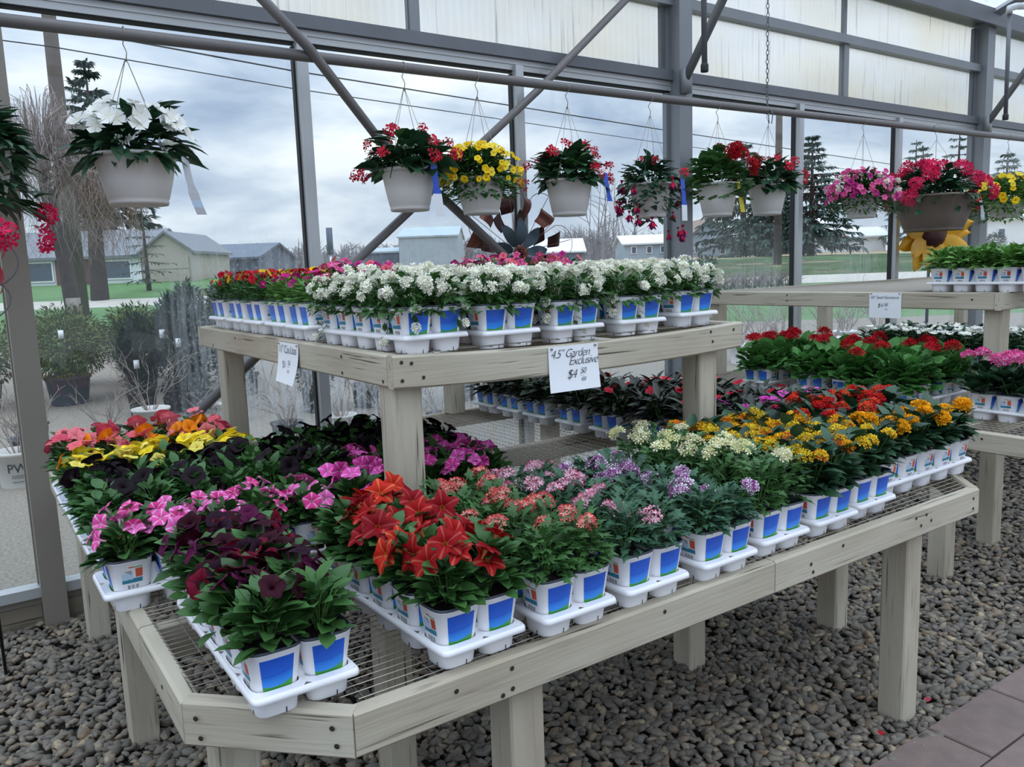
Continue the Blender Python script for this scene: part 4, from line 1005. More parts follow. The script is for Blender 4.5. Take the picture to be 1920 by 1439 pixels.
def potted(key, loc, rz, label, group, single_leaves=False, nfl=None, pot=True, side=False, compact=False):
    s = SP[key]; v = s['var'][rp.randint(NV)]
    kd = s['desc'].split()[-1]; kd = 'plant' if kd == 'plant' else kd; root = empty('potted_'+kd, loc, rz); tag(root, label, kd if kd != 'plant' else 'potted plant', group)
    if pot:
        link('pot', POT, root); link('rim', RIM, root); link('soil', SOIL, root); link('picture_label', PIC, root); link('barcode_label', INFO[side], root)
    spin = rp.uniform(0, 6.28); zr = PZ1-0.004
    Rz = Matrix.Translation((0, 0, zr)) @ Matrix.Rotation(spin, 4, 'Z')
    if single_leaves or compact: Rz = Rz @ Matrix.Translation((0, 0, 0.010)) @ Matrix.Diagonal((0.86, 0.86, 1.0, 1.0))
    if single_leaves:
        for i, (p, R, L) in enumerate(v['poses']):
            o = link('leaf', s['leafmesh'][i % 2], root); o.matrix_local = Rz @ toM(R, p, L)
    else:
        o = link('foliage', v['mesh'], root); o.matrix_local = Rz; o['kind'] = 'stuff'
    o = link('stems', v['stems'], root); o.matrix_local = Rz
    if s['fl']:
        fl = v['fl'] if nfl is None else v['fl'][:nfl]
        for (p, R, z) in fl:
            me = FL[s['fl']][rp.randint(len(FL[s['fl']]))]
            o = link('flower' if me.name.startswith('flower.') or me.name == 'flower' else 'flower_head', me, root); o.matrix_local = Rz @ toM(R, p, z)
    return root
ROWN = ['front', 'second', 'middle', 'fourth', 'back']
COLN = ['first', 'second', 'middle', 'fourth', 'last']
def tray(x, y, z, keys, phrase, side=False, front_leaves=False, skip=(), nfl=None, rot=0.0, only=None, mixkeys=None, compact=False):
    """tray at its centre; side = long way along x. phrase names the tray in words"""
    rz = (-PI/2 if side else 0.0)+rot
    t = empty('tray', (x, y, z), rz); tag(t, 'white ten-cell tray holding the '+phrase, 'tray', 'white plant trays')
    link('deck', TRAY, t); link('drain_slots', NOTCH, t)
    c, s = math.cos(rz), math.sin(rz)
    keys = keys if isinstance(keys, list) else [keys]
    for j in range(5):
        for i in range(2):
            lx, ly = (i-0.5)*TP, (j-2)*TL_
            if (i, j) in skip or (only and (i, j) not in only): continue
            wx, wy = x+c*lx-s*ly, y+s*lx+c*ly
            if side: pos = COLN[j]+' from left, '+('back' if i == 0 else 'front')+' row'
            else: pos = ROWN[j]+' row '+('left' if i == 0 else 'right')
            k = keys[rp.randint(len(keys))] if mixkeys is None else mixkeys(i, j)
            isf = front_leaves and j == 0
            potted(k, (wx, wy, z+0.001), rz, 'potted %s, %s of the %s' % (SP[k]['desc'].split()[-1], pos, phrase), phrase, isf, nfl(i, j) if nfl else None, side=side, compact=compact and i == 1)
    return t

# ------------------------------------------------------------------ what stands on the middle bench
front = lambda n: (lambda i, j: n if j == 0 else None)
tray(0.4735, 1.682, BT, 'burgundy', 'burgundy petunias at the cut corner', front_leaves=True, nfl=lambda i, j: (2 if i == 0 else 0) if j == 0 else None)
tray(0.825, 1.632, BT, 'red_star', 'red star petunias', front_leaves=True, rot=0.03)
tray(1.078, 1.620, BT, 'coral', 'coral verbenas', front_leaves=True, nfl=lambda i, j: 1 if j == 0 else None)
tray(1.318, 1.622, BT, 'pink_verbena', 'pink-and-white verbenas', front_leaves=True, nfl=lambda i, j: 1 if j == 0 else None)
tray(1.575, 1.622, BT, 'purple_verbena', 'purple-and-white verbenas', front_leaves=True, nfl=lambda i, j: 2 if j < 2 else None)
tray(1.822, 1.640, BT, 'cream', 'cream verbenas', front_leaves=True, nfl=lambda i, j: 1 if j == 0 else None)
tray(2.068, 1.648, BT, 'lantana_orange', 'orange lantanas beside the cream verbenas', front_leaves=True, nfl=lambda i, j: 2 if j == 0 else None)
tray(2.300, 1.666, BT, 'lantana_orange', 'orange lantanas beside the golden lantanas', front_leaves=True, nfl=lambda i, j: 2 if j == 0 else 4)
tray(2.745, 1.550, BT, 'lantana_yellow', 'golden lantanas by the far corner', side=True, nfl=lambda i, j: 4, compact=True)
tray(2.730, 1.785, BT, 'lantana_red', 'red lantanas', side=True, nfl=lambda i, j: 4)
tray(2.715, 2.025, BT, 'impatiens_pink', 'magenta impatiens', side=True, nfl=lambda i, j: 1 if (i+j) % 2 else 2)
for k, cy in enumerate((2.27, 2.53, 2.80, 3.06, 3.34, 3.58, 3.82)):
    tray(2.715, cy, BT, 'impatiens_red', 'red impatiens, %s tray from window' % ['seventh', 'sixth', 'fifth', 'fourth', 'third', 'second', 'first'][k], side=True, nfl=lambda i, j: (i*2+j+k) % 3, only=[(i, j) for i in (0, 1) for j in range(5 if k < 3 else 3)])
tray(0.533, 2.200, BT, 'pink_white', 'pink-and-white petunias at the left edge', side=True)
tray(1.150, 2.205, BT, 'pink_star', 'pink petunias behind the shelf post', side=True)
tray(0.548, 2.518, BT, 'black', 'black petunias, left and nearer', side=True, nfl=lambda i, j: 1+(i+j) % 2)
tray(0.548, 2.735, BT, 'black', 'black petunias next to the yellow', side=True)
tray(1.168, 2.425, BT, ['black', 'black', 'pink_star'], 'mixed petunias under the shelf', side=True)
tray(1.165, 2.645, BT, 'black', 'black petunias under the shelf', side=True)
tray(1.165, 2.868, BT, 'black', 'black petunias nearest the bare mesh', side=True, nfl=lambda i, j: 2)
tray(0.550, 2.952, BT, 'yellow', 'yellow petunias', side=True)
tray(0.548, 3.168, BT, 'salmon', 'salmon petunias behind the yellow', side=True)
tray(0.552, 3.385, BT, ['salmon', 'salmon', 'violet'], 'mixed petunias nearest the window', side=True)
# pink petunias between the burgundy tray and the black ones
# ---- on the raised shelf
for k, (cx_, cy_, ph) in enumerate(((1.10, 2.262, 'white nemesias at the shelf corner'), (1.372, 2.268, 'white nemesias left of the sign'), (1.615, 2.268, 'white nemesias above the sign'), (1.905, 2.266, 'white nemesias right of the sign'), (2.17, 2.285, 'white nemesias at the shelf end'))):
    z = TT-SAG*(1-((cx_-1.66)/0.70)**2)*0.8
    tray(cx_, cy_, z, 'white', ph, rot=(0.03, -0.02, 0.04, -0.03, 0.05)[k])
def edge_mix(i, j): return 'cal_magenta' if j < 1 else ('white' if j > 2 else 'mix_pink')
tray(1.268, 2.72, TT, 'white', 'mixed pots behind the corner nemesias', side=True, mixkeys=edge_mix)
tray(1.275, 2.965, TT, 'cal_magenta', 'magenta calibrachoas', side=True)
tray(1.268, 3.215, TT, 'cal_red', 'red-and-yellow calibrachoas, front tray', side=True)
tray(1.270, 3.465, TT, 'cal_red', 'red-and-yellow calibrachoas, middle tray', side=True)
tray(1.268, 3.730, TT, 'cal_red', 'red-and-yellow calibrachoas, window tray', side=True)
tray(1.93, 2.74, TT, 'mix_pink', 'rose calibrachoas behind the white', side=True)
# ---- second bench
tray(4.40, 3.29, BT, 'geranium_red', 'red geraniums, tray nearest window', side=True, nfl=lambda i, j: 1 if (i+j) % 3 else 2)
tray(4.38, 2.89, BT, 'geranium_red', 'red geraniums, second from window', side=True, nfl=lambda i, j: 1 if (i+j) % 2 else 0)
tray(4.30, 2.60, BT, 'geranium_red', 'red geraniums, third from window', side=True, nfl=lambda i, j: 1 if (i+j) % 2 else 0)
tray(4.27, 2.32, BT, 'geranium_red', 'red geraniums, nearest the pink', side=True, nfl=lambda i, j: 0 if (i+j) % 2 else 1, only=[(i, j) for i in (0, 1) for j in range(5) if not (i == 1 and j == 2)])
tray(4.13, 1.667, BT, 'geranium_pink', 'bright pink geraniums')
for k, cy in enumerate((2.60, 2.85, 3.10, 3.36)):
    tray(5.78, cy, BT, 'impatiens_white', 'white impatiens, %s tray from window' % ['fourth', 'third', 'second', 'first'][k], side=True)
tray(4.60, 2.14, TT2, 'fern', 'feathery green plants, left tray')
tray(4.82, 2.16, TT2, 'fern', 'feathery green plants, right tray')

# ------------------------------------------------------------------ hanging baskets
def basket(x, y, zr, w, h, label, layers, hook_z, pot='grey_pot', tagc=None, drop=0.0, rz=0.0, square=False):
    """layers: (leaf template, material, n, leaf length, R, H, low, flower kind, flower size, count, flower mode)"""
    root = empty('hanging_basket', (x, y, zr-h), rz); tag(root, label, 'hanging basket', 'hanging baskets on the pipe')
    R = w/2; rb = R*0.66; sh = SQ if square else None
    mb = MB(); n = 36
    mb.lathe([(rb-0.012, 0.004), (rb, 0.0), (rb+0.004, 0.012), (rb+0.002, 0.022), (rb+0.006, 0.026), (R*0.80, h*0.45), (R-0.012, h*0.93), (R-0.008, h*0.935), (R, h*0.95), (R, h), (R-0.006, h+0.002), (R-0.012, h-0.01)], n, 0, shape=sh); mb.disc(rb-0.012, 0.004, n, 0, shape=sh)
    mb.build('pot', M[pot], root)
    mb = MB(); mb.disc(R-0.011, h-0.02, n, 0, shape=sh); mb.build('soil', M['soil'], root)
    mb = MB(); top = hook_z-(zr-h)
    for k in range(4):
        a = k*PI/2+0.5; mb.tube([((R-0.004)*math.cos(a), (R-0.004)*math.sin(a), h-0.01), (R*0.5*math.cos(a), R*0.5*math.sin(a), h+(top-h)*0.42), (0.004*math.cos(a), 0.004*math.sin(a), top-0.10)], 0.0016, 4)
    mb.tube([(0, 0, top-0.11), (0.006, 0, top-0.07), (-0.004, 0.01, top-0.035), (0.0, -0.028, top+0.0), (0, -0.022, top+0.026), (0, 0.0, top+0.034), (0, 0.022, top+0.026), (0, 0.028, top+0.004)], 0.0024, 5)
    mb.build('hanger', M['wire'], root)
    rs_ = np.random.RandomState(int(x*100)+7)
    for (tp, ml, n_, L, RR, HH, low, fk, fs, fn, mode) in layers:
        fm = FM()
        for (p, Rm, l) in foliage_poses(rs_, n_, RR, HH, L, low=low):
            if low > 0.3 and p[2] <= 0: p = p*np.array([1.25, 1.25, 1]); p[2] = -rs_.uniform(0, 1)**1.5*HH*low*1.6
            fm.put(TPL[tp], Rm, p+np.array([0, 0, h]), l)
        for k in range(10):
            a = rs_.uniform(0, 6.28); fm.tube([(0.02*math.cos(a), 0.02*math.sin(a), h-0.02), (RR*.5*math.cos(a), RR*.5*math.sin(a), h+HH*.6), (RR*.9*math.cos(a), RR*.9*math.sin(a), h+HH*rs_.uniform(-.3, .9))], 0.003)
        o = fm.mesh('foliage', M[ml]); o = link('foliage', o, root); o['kind'] = 'stuff'
        if fk:
            for k in range(fn):
                ph = rs_.uniform(0, 2*PI); el = rs_.uniform(-0.25 if mode == 'all' else 0.3, 1.35) if mode not in ('hang', 'low') else rs_.uniform(-0.3, 0.1)
                nr = np.array([math.cos(ph)*math.cos(el), math.sin(ph)*math.cos(el), math.sin(el)]); rad = rs_.uniform(0.95, 1.12)
                p = np.array([nr[0]*RR*rad, nr[1]*RR*rad, h+nr[2]*HH*rad*1.05+0.01])
                if mode == 'low': p[2] = h-rs_.uniform(0.20, 0.34)
                if mode == 'hang': p[2] = h-rs_.uniform(0.02, 0.36); p[0] *= 0.95; p[1] *= 0.95
                q = uframe(nr+0.35*rs_.randn(3)+np.array([-0.2, -0.4, 0.1]), rs_.uniform(0, 6)) if mode != 'hang' else uframe(np.array([0.1*rs_.randn(), 0.1*rs_.randn(), 1]), rs_.uniform(0, 6))
                me = FL[fk][rs_.randint(len(FL[fk]))]
                o = link('flower', me, root); o.matrix_local = toM(q, p, fs*rs_.uniform(0.8, 1.2))
    if tagc:
        for (col, dx, dz0, ln, wd, bend) in tagc:
            mb = MB(); V = []; ny = -R*0.90
            for k in range(9):
                t = k/8; xx = dx+bend*t*t; yy = ny-0.02-0.01*math.sin(t*3); ww = wd*(0.8 if t < 0.55 else 1.15)
                V += [(xx-ww/2, yy, h+dz0-ln*t), (xx+ww/2, yy-0.004, h+dz0-ln*t)]
            F = [(2*k, 2*k+2, 2*k+3, 2*k+1) for k in range(8)]
            mb.add(V[:], F[:5], 0); mb.v = V[:]; mb.f = F; mb.m = [0]*5+[1, 1, 1, 0] if col != 'tag_white' else [0]*5+[0, 1, 0, 0]
            if col == 'tag_yellow': mb.m = [0]*8
            mb.build('plant_tag', [M[col], M['paper'] if col != 'tag_white' else M['label_sky']], root, smooth=False)
    return root
M['tag_blue'] = mat('blue_plant_tag', hx('2450c0'), 0.4); M['tag_yellow'] = mat('yellow_plant_tag', hx('e6d43a'), 0.4); M['tag_white'] = mat('pale_plant_tag', hx('b9bcc0'), 0.45)
BEG = lambda: [('wing', 'leaf_dark', 110, 0.120, 0.25, 0.17, 0.20, 'begonia', 0.058, 18, 'all'), ('wing', 'leaf', 40, 0.10, 0.20, 0.20, 0.2, None, 0, 0, '')]
FL['ng_white'] = [as_mesh('flower', floret_tpl(C_(a), C_('e6e4d0'), None, petals=5, w=0.85, cup=0.10, notch=True)) for a in ('f7f7f4', 'efefec')]
FL['hot_pink'] = heads([('e0245c', 'f04a80', None), ('d41e50', 'e83a6a', None)], 16, dome=1.1, size=0.5)
basket(0.73, 3.85, 2.079, 0.352, 0.210, 'large pale basket of white impatiens hanging at the left window', [('lance', 'leaf_dark', 190, 0.135, 0.235, 0.19, 0.30, 'ng_white', 0.085, 34, 'top')], 2.572, tagc=[('tag_white', 0.16, -0.02, 0.24, 0.035, 0.05)])
basket(2.039, 3.85, 2.072, 0.300, 0.212, 'red begonia basket with a long blue tag, left of the yellow basket', BEG(), 2.572, tagc=[('tag_blue', 0.06, 0.05, 0.30, 0.042, 0.03)])
basket(2.48, 3.85, 2.041, 0.290, 0.195, 'yellow calibrachoa basket over the metal spinner', [('fine', 'leaf', 1700, 0.062, 0.225, 0.16, 0.45, 'cal_yellow', 0.036, 190, 'all')], 2.571)
basket(3.104, 3.85, 2.051, 0.298, 0.208, 'red begonia basket right of the yellow basket', BEG(), 2.569, tagc=[('tag_blue', 0.15, 0.03, 0.26, 0.035, 0.06)])
basket(3.771, 3.85, 2.049, 0.285, 0.214, 'fuchsia basket with dangling red flowers and blue tag', [('ovate', 'leaf_dark', 230, 0.070, 0.21, 0.17, 0.55, 'fuchsia', 0.085, 26, 'hang'), ('ovate', 'leaf_dark', 150, 0.060, 0.24, 0.12, 1.2, 'begonia', 0.05, 6, 'all')], 2.566, tagc=[('tag_blue', 0.13, 0.02, 0.26, 0.038, 0.02)])
basket(4.40, 3.85, 2.068, 0.290, 0.220, 'ivy geranium basket with a yellow tag before the wide post', [('round', 'leaf', 260, 0.075, 0.25, 0.22, 0.35, 'geranium_red', 0.10, 8, 'top')], 2.576, tagc=[('tag_yellow', 0.03, 0.0, 0.20, 0.034, 0.05)])
basket(4.928, 3.85, 2.072, 0.290, 0.210, 'red begonia basket right of the ivy geranium basket', BEG(), 2.582)
basket(6.10, 3.85, 2.014, 0.315, 0.166, 'pink-and-white calibrachoa basket between two mullions', [('fine', 'leaf', 1500, 0.066, 0.27, 0.19, 0.4, 'cal_pink', 0.050, 130, 'all'), ('fine', 'leaf', 300, 0.04, 0.29, 0.16, 0.6, 'white', 0.05, 18, 'all')], 2.593)
basket(7.10, 3.80, 2.040, 0.600, 0.300, 'big brown planter of hot pink flowers above the yellow sunflower', [('ovate', 'leaf_dark', 520, 0.090, 0.40, 0.25, 0.35, 'hot_pink', 0.13, 26, 'all')], 2.603, pot='brown_pot', tagc=[('tag_white', 0.20, -0.06, 0.16, 0.05, 0.05)], square=True)
basket(8.50, 3.85, 2.023, 0.372, 0.160, 'yellow calibrachoa basket at the right edge', [('fine', 'leaf_light', 1500, 0.075, 0.34, 0.22, 0.5, 'cal_yellow', 0.062, 130, 'all')], 2.616)
basket(0.13, 3.72, 2.06, 0.300, 0.20, 'dark leafy fuchsia basket cut by the left edge', [('lance', 'leaf_dark', 380, 0.115, 0.22, 0.16, 0.9, None, 0.08, 0, 'all'), ('lance', 'leaf_dark', 120, 0.09, 0.23, 0.12, 1.1, 'hot_pink', 0.095, 9, 'low')], 2.572)

# ------------------------------------------------------------------ price signs
def sign(name, origin, ux, w, h_, lines, label, curl=0.0):
    """paper with written lines; ux = direction of writing, paper hangs down from origin (top left)"""
    ux = np.array(ux, float); dn = np.array([0, 0, -1.0]); nr = np.cross(ux, -dn)
    root = empty(name, tuple(origin)); tag(root, label, 'sign', 'handwritten price signs')
    mb = MB(); V = []; n = 8
    for k in range(n+1):
        t = k/n
        for u in (0, 1):
            off = curl*t*t*(1 if u else 0.6)
            V.append(ux*w*u+dn*h_*t+nr*(0.0015+off))
    for k in range(n+1):
        for u in (0, 1): V.append(np.array(V[2*k+u])-nr*0.0006)
    m_ = 2*(n+1)
    F = [(2*k, 2*k+1, 2*k+3, 2*k+2)[::-1] for k in range(n)]+[(m_+2*k, m_+2*k+1, m_+2*k+3, m_+2*k+2) for k in range(n)]
    mb.add(V, F); mb.build('paper', M['paper'], root)
    mb = MB()
    for p in ((0.06, 0.04), (0.94, 0.04)): 
        q = ux*w*p[0]+dn*h_*p[1]+nr*0.003; mb.box(q-0.003, q+0.003)
    mb.build('staple', M['wire'], root)
    R = Matrix(((ux[0], 0, nr[0]), (ux[1], 0, nr[1]), (0, 1, nr[2])))
    for (txt, u, v, size, shear) in lines:
        cu = bpy.data.curves.new('writing', 'FONT'); cu.body = txt; cu.size = size; cu.shear = shear; cu.extrude = 0.0001; cu.space_character = 0.86; cu.offset = -0.0006 if size > 0.03 else -0.0003
        o = bpy.data.objects.new('writing', cu); COL.objects.link(o); bpy.context.view_layer.update()
        me = bpy.data.meshes.new_from_object(o.evaluated_get(bpy.context.evaluated_depsgraph_get())); bpy.data.objects.remove(o)
        me.materials.clear(); me.materials.append(M['ink']); o = link('writing', me, root)
        t = v; p = ux*w*u+dn*h_*v+nr*(0.003+curl*t*t*0.9)
        o.matrix_local = Matrix.Translation(Vector(p)) @ R.to_4x4()
sag_z = -0.016
sign('price_sign', (1.478, 1.9535, 1.316+sag_z+0.004), (1, 0, 0), 0.196, 0.140, [('4.5" Garden', 0.03, 0.25, 0.037, 0.35), ('Exclusive', 0.38, 0.43, 0.038, 0.35), ('$4', 0.33, 0.72, 0.040, 0.3), ('50', 0.60, 0.64, 0.026, 0.3), ('_', 0.60, 0.66, 0.034, 0.0), ('ea', 0.61, 0.80, 0.024, 0.3)], 'white price sign for garden exclusives on the front shelf rail', 0.012)
sign('price_sign', (0.9585, 2.862, 1.316), (0, -1, 0), 0.205, 0.140, [('11" Cas Litas', 0.05, 0.26, 0.040, 0.3), ('$1', 0.30, 0.62, 0.036, 0.3), ('50', 0.55, 0.54, 0.024, 0.3), ('_', 0.55, 0.57, 0.030, 0.0), ('ea', 0.57, 0.72, 0.022, 0.3)], 'white price sign on the left side of the middle shelf', 0.03)
sign('price_sign', (4.4285, 2.73, 1.334), (0, -1, 0), 0.195, 0.145, [('4.5" Seed Geraniums', 0.04, 0.24, 0.024, 0.3), ('$4', 0.26, 0.58, 0.034, 0.3), ('50', 0.46, 0.53, 0.026, 0.3), ('ea', 0.50, 0.68, 0.018, 0.3)], 'white price sign for geraniums on the right shelf rail', 0.0)

# ------------------------------------------------------------------ metal spinner behind the shelf
sp = empty('garden_spinner', (2.88, 4.09, 0.0)); tag(sp, 'copper and slate-blue metal flower spinner on a pole by the window', 'garden spinner')
HZ = 1.634
mb = MB(); mb.tube([(0, 0.03, 0), (0, 0.03, 1.98)], 0.009, 8); mb.build('pole', M['alu'], sp)
mb = MB()
for k in range(60):
    u = (k+.5)/60; el = math.acos(1-2*u); a = k*2.4; d = np.array([math.sin(el)*math.cos(a), -abs(math.cos(el))*0.9, math.sin(el)*math.sin(a)])
    mb.tube([d*0.02+np.array([0, -0.03, HZ]), d*0.052+np.array([0, -0.03, HZ])], [0.010, 0.004], 5)
mb.build('hub', M['copper'], sp)
def blade(L0, L1, w0, w1, ang, m, y, tilt, cup, pointed=False):
    mb = MB(); V = []; n = 6
    for i in range(n+1):
        t = i/n; r = L0+(L1-L0)*t; w = (w0+(w1-w0)*t) if not pointed else w1*math.sin(PI*(0.06+0.94*t))**0.8+0.004
        if not pointed and t > 0.8: w *= 1-0.5*(t-0.8)
        for s in (-1, -0.33, 0.33, 1): V.append((r, tilt*s*w*0.5+cup*(t*(1-t)*4), s*w/2))
    F = [(i*4+k, i*4+k+1, i*4+5+k, i*4+4+k) for i in range(n) for k in range(3)]
    b = len(V); V2 = [(x, yy+0.002, z) for x, yy, z in V]
    F2 = [tuple(j+b for j in f[::-1]) for f in F]
    mb.add(V+V2, F+F2)
    o = mb.build('blade', m, sp, (0, y, HZ), (0, -ang, 0)); return o
for k in range(12):
    a = k*2*PI/12+0.26
    blade(0.245, 0.345, 0.065, 0.10, a, M['copper'] if k % 3 else M['copper_dark'], 0.0, 0.55 if k % 2 else -0.5, -0.02)
for k in range(9):
    blade(0.05, 0.215, 0.02, 0.060, k*2*PI/9+0.1, M['teal'], -0.025, 0.4, -0.02, True)
for k in range(8):
    blade(0.16, 0.26, 0.08, 0.11, k*2*PI/8+0.5, M['copper_dark'], 0.02, -0.6, 0.015)
mb = MB()
for k in range(8):
    a = k*2*PI/8+0.2; P = []
    for q in range(13):
        t = q/12*2-1; r = 0.14+0.27*(1-t*t)**0.35; b_ = a+t*0.42
        P.append((r*math.cos(b_), -0.035, HZ+r*math.sin(b_)))
    mb.tube(P, 0.0022, 4)
    mb.tube([(0.03*math.cos(a), -0.02, HZ+0.03*math.sin(a)), (0.40*math.cos(a), -0.035, HZ+0.40*math.sin(a))], 0.002, 4)
mb.build('wire_loops', M['copper'], sp)

sf = empty('sunflower_stake', (7.50, 4.02, 0.0), -0.36); tag(sf, 'yellow metal sunflower on a dark stake under the brown planter', 'garden stake')
mb = MB(); mb.tube([(0, 0.03, 0), (0, 0.03, 1.70)], 0.014, 8); mb.build('pole', M['steel_dark'], sf)
for k in range(18):
    a = k*2*PI/18; lay = k % 2; mb = MB(); V = []
    for i in range(6):
        t = i/5; r = 0.10+(0.30-0.03*lay)*t; w = 0.15*math.sin(PI*(0.12+0.88*t))**0.7
        for s in (-1, 0, 1): V.append((r, -0.03*lay-0.06*t*t*(0.4+lay)+0.02*abs(s), s*w/2))
    mb.add(V, [(i*3+q, i*3+q+1, i*3+4+q, i*3+3+q) for i in range(5) for q in range(2)])
    mb.build('petal', M['yellow_metal'], sf, (0, -0.01, 1.735), (0, -a+0.1*lay, 0))
mb = MB(); mb.lathe([(0.0, 0.05), (0.08, 0.045), (0.13, 0.015), (0.14, 0.0)], 20); mb.build('flower_center', M['copper_dark'], sf, (0, -0.02, 1.735), (PI/2, 0, 0))

rb = empty('spinner_stake', (0.035, 3.716, 0.0)); tag(rb, 'red enamel spinner on a thin black stake at the left edge', 'garden stake')
mb = MB(); mb.tube([(0, 0, 0), (-0.01, 0, 1.9)], 0.006, 8); mb.tube([(-0.015, 0, 0.35), (-0.015, 0, 0.7)], 0.011, 8); mb.build('stake', M['black_plastic'], rb)
mb = MB()
for (z, r, w) in ((1.70, 0.17, 0.085), (1.56, 0.15, 0.07)):
    V = []
    for k in range(15):
        a = -PI*0.15+PI*1.0*k/14; ww = w*math.sin(PI*(0.05+0.9*k/14))+0.006
        V += [(r*math.cos(a)*1.0, 0.03*math.sin(a), z+0.6*r*math.sin(a)-ww/2), (r*math.cos(a)*1.05, 0.03*math.sin(a)-0.03, z+0.6*r*math.sin(a)+ww/2)]
    mb.add(V, [(2*k, 2*k+2, 2*k+3, 2*k+1) for k in range(14)])
mb.build('red_vane', M['red_metal'], rb)
mb = MB()
for (z, r) in ((1.64, 0.21), (1.50, 0.17)):
    mb.tube([(r*math.cos(a), -0.02, z+r*0.6*math.sin(a)) for a in np.linspace(-1.9, 1.9, 17)], 0.003, 5)
mb.build('wire_curl', M['steel_dark'], rb)

# bits dropped on the gravel
mb = MB(); mb.add([(-.012, -.008, 0), (.010, -.010, .004), (.014, .006, .002), (-.004, .012, .006)], [(0, 1, 2, 3)])
PETAL = mb.mesh('fallen_petal', M['red_metal'])
for (x, y, l) in ((2.31, 1.345, 'red petal fallen on the gravel left of the big front leg'), (2.62, 1.36, 'red petal fallen on the gravel right of the big front leg')):
    tag(link('fallen_petal', PETAL, None, (x, y, 0.028)), l, 'petal', 'fallen red petals')

# ------------------------------------------------------------------ outdoors: F = metres ahead, T = metres to the right
FD = np.array([0.5664, 0.8241, 0]); ED = np.array([0.8241, -0.5664, 0])
def rise(F):
    return float(np.interp(F, [0, 9, 40, 60, 150, 400], [-0.06, -0.06, 1.60, 1.92, 2.45, 3.2]))
def OP(F, T, dz=0.0, z=None):
    p = FD*F+ED*T; return np.array([p[0], p[1], (rise(F)-0.0 if z is None else z)+dz])
YO = 4.36
def strip(name, F0, F1, m, label, T0=-90, T1=120, nF=10, dz=0.0):
    mb = MB(); V = []; Ts = np.concatenate([np.linspace(T0, -12, 14), np.linspace(-10, 16, 27), np.linspace(20, T1, 14)])
    for T in Ts:
        fm = (YO+0.5664*T)/0.8241; a = max(F0, fm); b = max(F1, fm)
        for k in range(nF+1):
            F = a+(b-a)*(k/nF)**1.3; V.append(OP(F, T, dz))
    n = nF+1
    F_ = [(i*n+k, (i+1)*n+k, (i+1)*n+k+1, i*n+k+1) for i in range(len(Ts)-1) for k in range(nF)]
    mb.add(V, F_); return struct(mb.build(name, m), label)
M['yard'] = mat('pea_gravel_yard', hx('978e81'), 0.9, var=0.4, vscale=50, bump=0.7, bscale=70, col2=hx('6b6359'))
M['lawn'] = mat('lawn_grass', hx('557a42'), 0.9, var=0.4, vscale=0.8, bump=0.4, bscale=30, col2=hx('436a36'))
M['road'] = mat('pale_road', hx('b9b3a8'), 0.9, var=0.15, vscale=2)
M['field'] = mat('stubble_field', hx('a68d6e'), 0.95, var=0.3, vscale=0.6)
M['meadow'] = mat('rough_grass', hx('a5957a'), 0.95, var=0.35, vscale=0.25, col2=hx('7d8458'))
strip('ground_yard', 1.0, 16.2, M['yard'], 'gravel nursery yard outside the windows')
strip('ground_lawn', 16.2, 25.0, M['lawn'], 'green lawn between the yard and the road')
strip('road', 25.0, 28.2, M['road'], 'pale road running across behind the lawn', nF=3)
strip('ground_verge', 28.2, 44, M['lawn'], 'lawn on the far side of the road', T0=-90, T1=0)
strip('ground_meadow', 28.2, 52, M['meadow'], 'rough grass on the far side of the road', T0=0.0, T1=120)
strip('ground_field', 44, 400, M['field'], 'tan stubble field reaching to the woods', T0=-200, T1=300)

def cloud_mesh(name, rs, n, rad, leaf, m, shell=0.55, tpl=None, up=0.0, cone=False):
    fm = FM(); t = tpl if tpl is not None else TPL['fine']
    for k in range(n):
        d = rs.randn(3); d /= np.linalg.norm(d); r = rs.uniform(shell, 1.0)
        p = d*np.array(rad)*r
        if cone:
            h = rs.uniform(0, 1)**1.4; a = rs.uniform(0, 2*PI); q = (1-h)*rs.uniform(0.5, 1)
            p = np.array([rad[0]*q*math.cos(a), rad[1]*q*math.sin(a), (h*2-1)*rad[2]]); d = np.array([math.cos(a), math.sin(a), -0.2])
        dd = d+0.6*rs.randn(3)+np.array([0, 0, up]); fm.put(t, frame(dd, rs.uniform(-1, 1)), p, leaf*rs.uniform(0.6, 1.3))
    return fm.mesh(name, m)
M['ever1'] = mat('evergreen_leaf', hx('3d582e'), 0.85, spec=0.2, island=0.45, var=0.3, vscale=3, col2=hx('666a32'))
M['ever2'] = mat('dark_evergreen', hx('233a2d'), 0.85, spec=0.2, island=0.45)
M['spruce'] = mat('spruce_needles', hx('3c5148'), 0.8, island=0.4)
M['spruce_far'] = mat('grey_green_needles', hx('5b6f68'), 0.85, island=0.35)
M['bark'] = mat('grey_bark', hx('4a423d'), 0.9, var=0.4, vscale=6)
M['twig'] = mat('bare_twigs', hx('9a8b82'), 0.85, var=0.3, vscale=4)
M['twig_dark'] = mat('dark_twigs', hx('6f6663'), 0.9)
M['pole_wood'] = mat('utility_pole_wood', hx('5e544d'), 0.9, var=0.3, vscale=3)
ro = np.random.RandomState(21)
def nursery_pot(r, h_, m, name='pot'):
    mb = MB(); mb.lathe([(r*0.80, 0.0), (r*0.96, h_*0.9), (r*1.03, h_*0.9), (r*1.04, h_), (r*0.97, h_), (r*0.93, h_*0.8)], 20); mb.disc(r*0.93, h_*0.8, 20); mb.disc(r*0.80, 0.0, 20)
    return mb
